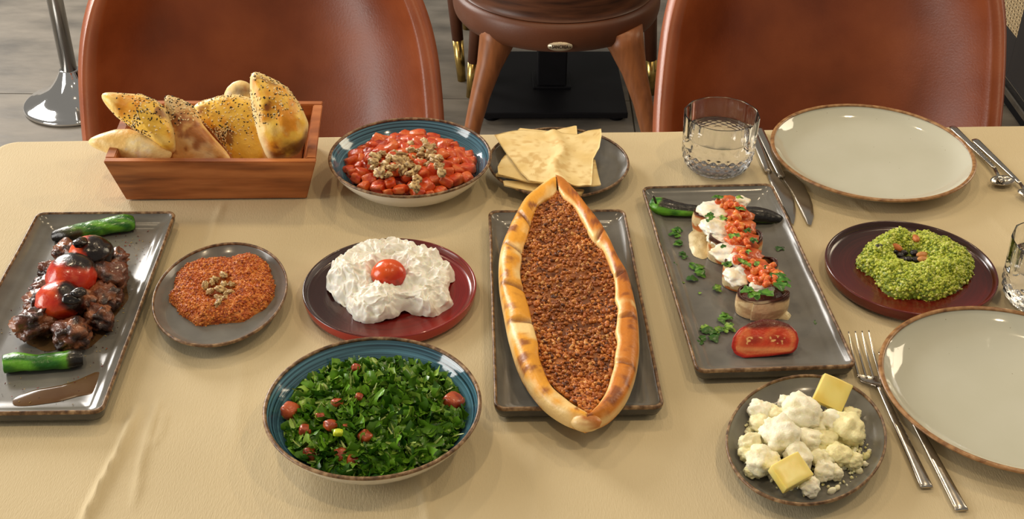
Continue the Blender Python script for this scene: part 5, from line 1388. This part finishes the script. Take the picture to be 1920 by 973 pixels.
# parsley
LSH = None
def parsley(label, x, y, z, size, ang, hue, lobes, seed, tilt=.3):
    r_ = random.Random(seed); V, F = [], []
    for l in range(lobes):
        a = ang + (l - (lobes - 1) / 2) * .75 + r_.uniform(-.15, .15); L = 1.3 * size * r_.uniform(.75, 1.1); W = L * r_.uniform(.28, .40); nu_, nv_ = 9, 5; k0 = len(V)
        off = .15 * L
        for i in range(nu_):
            u = i / (nu_ - 1)
            wd = W * (math.sin(math.pi * min(1, u * .92 + .06)) ** .7) * (1 + .28 * math.sin(u * 14 + l))
            for j in range(nv_):
                v = -1 + 2 * j / (nv_ - 1)
                px_, py_ = off + L * u, v * wd * .5 * 2
                zz = .10 * L * math.sin(u * 3) + .25 * abs(v) * wd * tilt + .05 * L * math.sin(l * 3 + u * 5)
                V.append((px_ * math.cos(a) - py_ * math.sin(a), px_ * math.sin(a) + py_ * math.cos(a), zz))
        F += [tuple(k0 + q for q in f) for f in grid_faces(nu_, nv_)]
    V = np.array(V); cpos = at(x, y, z)
    V[:, 2] -= V[:, 2].min()
    C = mixc(lin(36, 84, 20), lin(hue), sstep(-.4, .4, fbm(V, 300, 2, seed)))
    o = mk('parsley_leaf', V, F, M['leaf'], cols=C); o.location = cpos; o.rotation_euler = (r_.uniform(-.2, .2), r_.uniform(-.2, .2), 0) if z > T + .02 else (0, 0, 0)
    tag(o, label, 'parsley', 'parsley on the right plate'); return o
G1, G2, G3 = (96, 150, 44), (142, 182, 72), (60, 100, 30)
TOPS = [(1352, 374, .008, 2.2, G1, 3, 'parsley leaf on the farthest tomato dice'), (1340, 404, .008, 3.3, G1, 3, 'parsley leaf over the first yogurt dollop'), (1378, 372, .009, .2, G2, 1, 'pale green slice right of the farthest dice'), (1382, 394, .007, .5, G2, 3, 'light leaf below the pale green slice'), (1327, 418, .007, 1.5, G1, 1, 'single leaflet on the left of the first yogurt'), (1352, 414, .009, .9, G2, 2, 'yellow-green sprig on the first roll'),
        (1396, 430, .007, -.8, G3, 3, 'dark leaf right of the second sauce spoonful'), (1373, 437, .008, -1.4, G2, 2, 'light sprig between the first two rolls'), (1406, 445, .008, -1, G1, 2, 'leaf on the right of the second roll'), (1350, 466, .006, .6, G1, 1, 'single leaflet left of the largest yogurt dollop'), (1395, 470, .007, -.6, G2, 2, 'light sprig above the third roll'),
        (1389, 494, .010, .6, G2, 4, 'light green leaf on the third roll'), (1372, 500, .008, 2.5, G2, 2, 'leaf at the left of the third roll'), (1413, 498, .007, .2, G2, 2, 'yellow-green sprig right of the third roll'), (1418, 545, .014, -1.9, G1, 4, 'large parsley leaf hanging over the front roll'), (1452, 528, .015, .1, (74, 132, 36), 5, 'largest parsley leaf, at the right end of the third roll'), (1436, 505, .008, 1.2, G3, 3, 'dark sprig above the largest parsley leaf')]
for k, (x, y, s, a, h_, lb, lab) in enumerate(TOPS): parsley(lab, x, y, T + .052, s, a, h_, lb, 2000 + k, .8)
FL = [(1275, 439, .010, 2.9, G1, 4, 'herb leaf on the plate, farthest left of the first roll'), (1262, 430, .008, 0, G3, 2, 'small dark leaf nearest the plate left edge at the top'), (1282, 457, .009, 3.1, G1, 2, 'herb leaf left of the pale sauce, topmost'), (1288, 478, .008, 3.3, G3, 3, 'herb leaf below left of the pale sauce'), (1272, 501, .011, 3.1, G3, 2, 'dark herb leaf by the left rim, mid plate'), (1300, 508, .012, .4, G1, 4, 'large herb sprig left of the third roll'),
      (1283, 524, .012, .0, G3, 1, 'thin dark herb stem below the large sprig'), (1334, 541, .009, -.2, G2, 2, 'light green leaf left of the front roll'), (1275, 533, .005, .5, G2, 1, 'tiny light leaf by the left rim'), (1346, 594, .011, -.4, G1, 3, 'herb sprig left of the tomato wedge, upper'), (1355, 612, .012, -.9, G2, 4, 'herb sprig nearest the left of the tomato wedge'), (1312, 612, .008, -.5, G2, 2, 'small leaf by the lower left rim'),
      (1328, 628, .012, .6, G3, 5, 'dark herb sprig in the lower left corner of the plate'), (1322, 642, .011, 2.8, G3, 3, 'lowest dark herb leaf on the plate'), (1530, 611, .008, 1.0, G3, 2, 'single dark leaf right of the tomato wedge'), (1496, 493, .006, .2, G3, 2, 'small leaf by the right rim, mid plate'), (1447, 425, .008, .1, G3, 2, 'leaf below the dark pepper tip'), (1463, 462, .009, -1.2, G3, 3, 'leaf right of the second roll'), (1310, 552, .004, 1, G2, 1, 'tiny leaf in the lower left part of the plate'), (1548, 640, .005, 1.6, G3, 1, 'tiny leaf near the lower right corner')]
for k, (x, y, s, a, h_, lb, lab) in enumerate(FL): parsley(lab, x, y, ZR + .0004, s, a, h_, lb, 2100 + k, .5)
pl_ = pepper('grilled green pepper left of the aubergine rolls, its top side black', [(1224, 383), (1240, 386), (1262, 391), (1285, 394), (1310, 396), (1330, 398)], [.0115, .0135, .0115, .0105, .010, .0095], 0, 7, lambda t, a: np.where(np.sin(a) > .58, 1.1, -.5) * sstep(.1, .3, t) )
pepper('dark charred pepper tip curving out right of the rolls', [(1385, 402), (1405, 402), (1430, 404), (1450, 408), (1466, 414), (1478, 421)], [.0125, .0125, .0115, .009, .0055, .002], 0, 8, lambda t, a: .45 + .6 * np.sin(a + .4))
st_ = blob('stem', '', None, at(1228, 375, T + .030) - np.array(pl_.location), (.0018, .0016, .008), tomcol(lin(20, 18, 14), lin(44, 50, 24)), M['wet'], 55, lump=.1, rotm=rot(0, -.35, 0), sub=2, parent=pl_)
# tomato wedge
pw = at(1435, 672, ZR); pwp = (0, pw[1] + .006, ZR + .014); nw = (0.02, -.72, .69)
wo = [(1371, 650), (1375, 632), (1386, 617), (1404, 606), (1430, 598), (1456, 600), (1480, 608), (1494, 622), (1498, 638), (1494, 654), (1486, 662), (1440, 668), (1394, 671), (1378, 664)]
fc_ = on_plane(1436, 636, pwp, nw)
def wcol(V, r):
    rel = V - fc_; f = (rel @ (np.array(nw) / np.linalg.norm(nw))); x = rel[:, 0]; u = rel[:, 2] * 1.45
    c = mixc(lin(208, 62, 26), lin(232, 120, 66), sstep(-.2, .5, fbm(V, 70, 3, 5)))
    cav = np.exp(-(((np.abs(x + .001) - .014) / .011) ** 2 + ((u - .004 + .15 * np.abs(x)) / .0055) ** 2) ** 1.5)
    c = mixc(c, lin(150, 30, 12), cav * .85)
    c = mixc(c, lin(236, 158, 96), np.exp(-((u + .010) / .0035) ** 2) * .75 * (np.abs(x) < .034))
    c = mixc(c, lin(230, 136, 78), np.exp(-((r - .80) / .05) ** 2) * .6)
    sd = sstep(.35, .5, fbm(V, 380, 1, 3)) * sstep(.25, .6, cav); c = mixc(c, lin(240, 186, 118), sd)
    c = mixc(c, lin(176, 30, 14), sstep(.88, .95, r)); c = mixc(c, lin(178, 30, 14), sstep(.0005, -.002, f))
    top = sstep(.0115, .018, u + .006 * fbm(V, 50, 2, 7)); return mixc(c, lin(62, 22, 14), top * .85)
o, *_ = pillow('tomato_wedge', wo, pwp, nw, .0030, .022, M['wet'], wcol, seed=9, amp=.3, power=7.0, nr=60, nt=200)
V = np.empty(len(o.data.vertices) * 3); o.data.vertices.foreach_get('co', V); V = V.reshape(-1, 3); V[:, 2] = np.maximum(V[:, 2], ZR); o.data.vertices.foreach_set('co', V.ravel())
tag(o, 'thick grilled tomato wedge with its cut face forward on the aubergine plate', 'tomato'); recenter(o)

# ================================================================== WATER GLASSES
def tumbler(label, wl, x, y):
    t = thing('drinking_glass', label, 'glass', (x, y, T))
    n, m = 168, 90; H = .0855
    prf = smooth_profile([(0.0325, 0.0), (0.040, 0.004), (0.0455, 0.012), (0.0488, 0.024), (0.0505, 0.042), (0.0513, 0.062), (0.0518, 0.075), (0.0520, H)], 10)
    prf = np.array(prf); z = np.linspace(0, H, m); r = np.interp(z, prf[:, 1], prf[:, 0])
    V = [(0, 0, .0006)]; th = np.linspace(0, 2 * np.pi, n, endpoint=False)
    for i in range(m):
        for a in th:
            k = 12; ph = (a + math.pi / k) % (2 * math.pi / k) - math.pi / k
            facet = math.cos(math.pi / k) / math.cos(ph) 
            up = float(sstep(.045, .06, z[i]))
            rr = r[i] * (1 + (facet - 1) * up * .9 + .004 * up)
            dn = (1 - up) * float(sstep(.002, .010, z[i]))
            rr += dn * float(1 - sstep(.030, .042, z[i])) * .0008 * (abs(math.sin(a * 12 + z[i] * 260)) * abs(math.sin(a * 12 - z[i] * 260)) * 2 - .6)
            V.append((rr * math.cos(a), rr * math.sin(a), z[i]))
    zi = np.linspace(H, .0075, 60); ri = np.interp(zi, prf[:, 1], prf[:, 0]) - np.interp(zi, [0.0075, .02, H - .004, H], [.010, .0036, .0022, .0018])
    for i in range(60):
        for a in th: V.append((ri[i] * math.cos(a), ri[i] * math.sin(a), zi[i] if i else H - .0002))
    V.append((0, 0, .0070))
    F = [(0, 1 + (k + 1) % n, 1 + k) for k in range(n)]
    for i in range(m + 60 - 1):
        for k in range(n):
            k2 = (k + 1) % n; F.append((1 + i * n + k, 1 + i * n + k2, 1 + (i + 1) * n + k2, 1 + (i + 1) * n + k))
    e = len(V) - 1; b0_ = 1 + (m + 59) * n; F += [(b0_ + k, b0_ + (k + 1) % n, e) for k in range(n)]
    mk('glass_wall', V, F, M['glass'], t)
    zw = .056
    zz = np.linspace(.0072, zw, 24); rw = np.interp(zz, zi[::-1], ri[::-1]) + .00015
    Vw = [(0, 0, .0069)]
    for i in range(24):
        for a in th[::2]: Vw.append((rw[i] * math.cos(a), rw[i] * math.sin(a), zz[i]))
    Vw.append((0, 0, zw)); h = n // 2
    Fw = [(0, 1 + (k + 1) % h, 1 + k) for k in range(h)]
    for i in range(23):
        for k in range(h): k2 = (k + 1) % h; Fw.append((1 + i * h + k, 1 + i * h + k2, 1 + (i + 1) * h + k2, 1 + (i + 1) * h + k))
    e = len(Vw) - 1; Fw += [(1 + 23 * h + k, 1 + 23 * h + (k + 1) % h, e) for k in range(h)]
    w = mk('water', Vw, Fw, M['water']); w.location = (x, y, T); tag(w, wl, 'water', kind='stuff')
tumbler('cut glass tumbler left of the far cream plate', 'still water in the tumbler left of the far cream plate', 0.2865, 1.543)
g2 = at(1951, 566, T)
tumbler('cut glass tumbler cut off by the right border', 'still water in the tumbler cut off by the right border', g2[0], g2[1])

# ================================================================== CUTLERY
def wpath(pts): return np.array([at(x, y, T + z) for x, y, z in pts])
def fork(label, tail, mid, neck, rootL, rootR, tipL, tipR, wt):
    t = thing('fork', label, 'fork', tuple(at(*neck, T)), 0, 'table forks')
    o0 = np.array(t.location)
    P = np.array(smooth3(wpath([(*tail, .0030), (*mid, .0045), (*neck, .0080)]), 12)) - o0
    s = np.linspace(0, 1, len(P)); w = np.interp(s, [0, .03, .5, .9, 1], [wt * .9, wt, wt * .78, wt * .46, wt * .42])
    V, F = tube(P, w, 20, np.interp(s, [0, .5, 1], [.28, .42, .62])); mk('handle', V, F, M['cutlery'], t)
    rL, rR = at(*rootL, T + .005), at(*rootR, T + .005); c = (rL + rR) / 2; nk = P[-1] + o0
    # shoulder: lofted flat spoon-like web
    V, F = [], []
    n = 14; m = 12
    side = (rR - rL)
    for s_ in (0, 1):
        for i in range(n):
            u = i / (n - 1); wd = .0035 + (np.linalg.norm(side) / 2 - .0035) * float(sstep(0, .62, u)); ct = nk * (1 - u) + c * u; dz = -.0022 * math.sin(u * math.pi)
            for j in range(m):
                v = -1 + 2 * j / (m - 1); p = ct + side / np.linalg.norm(side) * wd * v + [0, 0, dz + .0010 * v * v - (.0013 if s_ else 0)]
                V.append(p - o0)
    F = grid_faces(n, m); q = n * m; F += [tuple(q + k for k in reversed(f)) for f in F]
    for i in range(n - 1):
        for j in (0, m - 1): F.append((i * m + j, (i + 1) * m + j, q + (i + 1) * m + j, q + i * m + j))
    for j in range(m - 1): F.append(((n - 1) * m + j, (n - 1) * m + j + 1, q + (n - 1) * m + j + 1, q + (n - 1) * m + j))
    mk('shoulder', V, F, M['cutlery'], t)
    tL, tR = at(*tipL, T + .010), at(*tipR, T + .010)
    for k in range(4):
        f = k / 3; a = rL + side * (.07 + .86 * f); b = tL * (1 - f) + tR * f; mdd = (a + b) / 2 - [0, 0, .0028]
        pts = np.array(smooth3(np.array([a - (b - a) * .06, mdd, b]), 8)) - o0
        V, F = tube(pts, np.linspace(.0017, .0007, len(pts)), 10, .8); mk('tine', V, F, M['cutlery'], t)
fork('steel fork beside the cheese plate, left of the pair', (1738, 914), (1694, 820), (1648, 724), (1606, 702), (1654, 706), (1591, 622), (1629, 620), .0068)
fork('steel fork partly under the near cream plate', (1804, 957), (1752, 860), (1695, 756), (1668, 738), (1715, 742), (1648, 660), (1686, 657), .0070)
def knife(label, h0, h1, blade):
    t = thing('table_knife', label, 'knife', tuple(at(*h1, T)), 0, 'table knives'); o0 = np.array(t.location)
    P = np.array(smooth3(wpath([(*h0, .0042), ((h0[0] + h1[0]) / 2, (h0[1] + h1[1]) / 2, .0042), (*h1, .0040)]), 10)) - o0
    s = np.linspace(0, 1, len(P)); V, F = tube(P, np.interp(s, [0, .04, .6, 1], [.0058, .0066, .0060, .0048]), 20, .60); mk('handle', V, F, M['cutlery'], t)
    B = np.array([at(x, y, T + .0028) for x, y in blade]) - o0; m = len(B); c = B.mean(0)
    V = np.concatenate([B + [0, 0, -.0003], B + (c - B) * .18 + [0, 0, .0008], B + [0, 0, -.0006], [c + [0, 0, .0009]], [c + [0, 0, -.001]]]); F = []
    for k in range(m):
        k2 = (k + 1) % m; F += [(k, k2, m + k2, m + k), (2 * m + k2, 2 * m + k, k, k2), (m + k, m + k2, 3 * m), (2 * m + k2, 2 * m + k, 3 * m + 1)]
    mk('blade', V, F, M['cutlery'], t, smooth=False)
knife('steel table knife beside the aubergine plate, left of the pair', (1410, 245), (1441, 322), [(1437, 320), (1442, 336), (1450, 352), (1462, 376), (1475, 402), (1484, 418), (1488, 420), (1491, 408), (1492, 392), (1489, 374), (1480, 356), (1468, 340), (1456, 326), (1447, 319)])
knife('steel table knife partly under the far cream plate', (1423, 242), (1466, 332), [(1460, 328), (1468, 336), (1478, 350), (1490, 370), (1503, 396), (1515, 420), (1521, 422), (1526, 404), (1524, 384), (1518, 366), (1506, 344), (1490, 328), (1476, 320), (1466, 320)])
def spoon(label, h0, h1, bc, ra, rb_, ang):
    t = thing('spoon', label, 'spoon', tuple(at(*h1, T)), 0, 'teaspoons'); o0 = np.array(t.location)
    P = np.array(smooth3(wpath([(*h0, .003), ((h0[0] + h1[0]) / 2, (h0[1] + h1[1]) / 2, .0045), (*h1, .008)]), 10)) - o0
    s = np.linspace(0, 1, len(P)); V, F = tube(P, np.interp(s, [0, .04, .6, 1], [.0055, .0062, .0045, .0026]), 18, np.interp(s, [0, 1], [.35, .8])); mk('handle', V, F, M['cutlery'], t)
    b = at(*bc, T + .002); V, F = tube(np.array([P[-1], (P[-1] + b - o0) / 2 + [0, 0, .001], (b - o0) + [0, 0, .004]]), [.0026, .0028, .004], 14, .7); mk('neck', V, F, M['cutlery'], t)
    prf = [(0, -.0006), (.5, .0003), (.85, .0035), (1.0, .0062), (.985, .0068), (.83, .0044), (.5, .0014), (0, .0006)]
    V, F = lathe([(r, z) for r, z in prf], 48); V[:, 0] *= ra; V[:, 1] *= rb_; V = V @ rot(0, 0, ang).T + (b - o0); mk('bowl', V, F, M['cutlery'], t)
spoon('small steel spoon whose bowl lies right of the far cream plate', (1786, 238), (1865, 316), (1878, 345), .0185, .0125, .35)
spoon('small steel spoon cut off by the right border', (1828, 262), (1913, 344), (1932, 372), .0185, .0125, -.6)
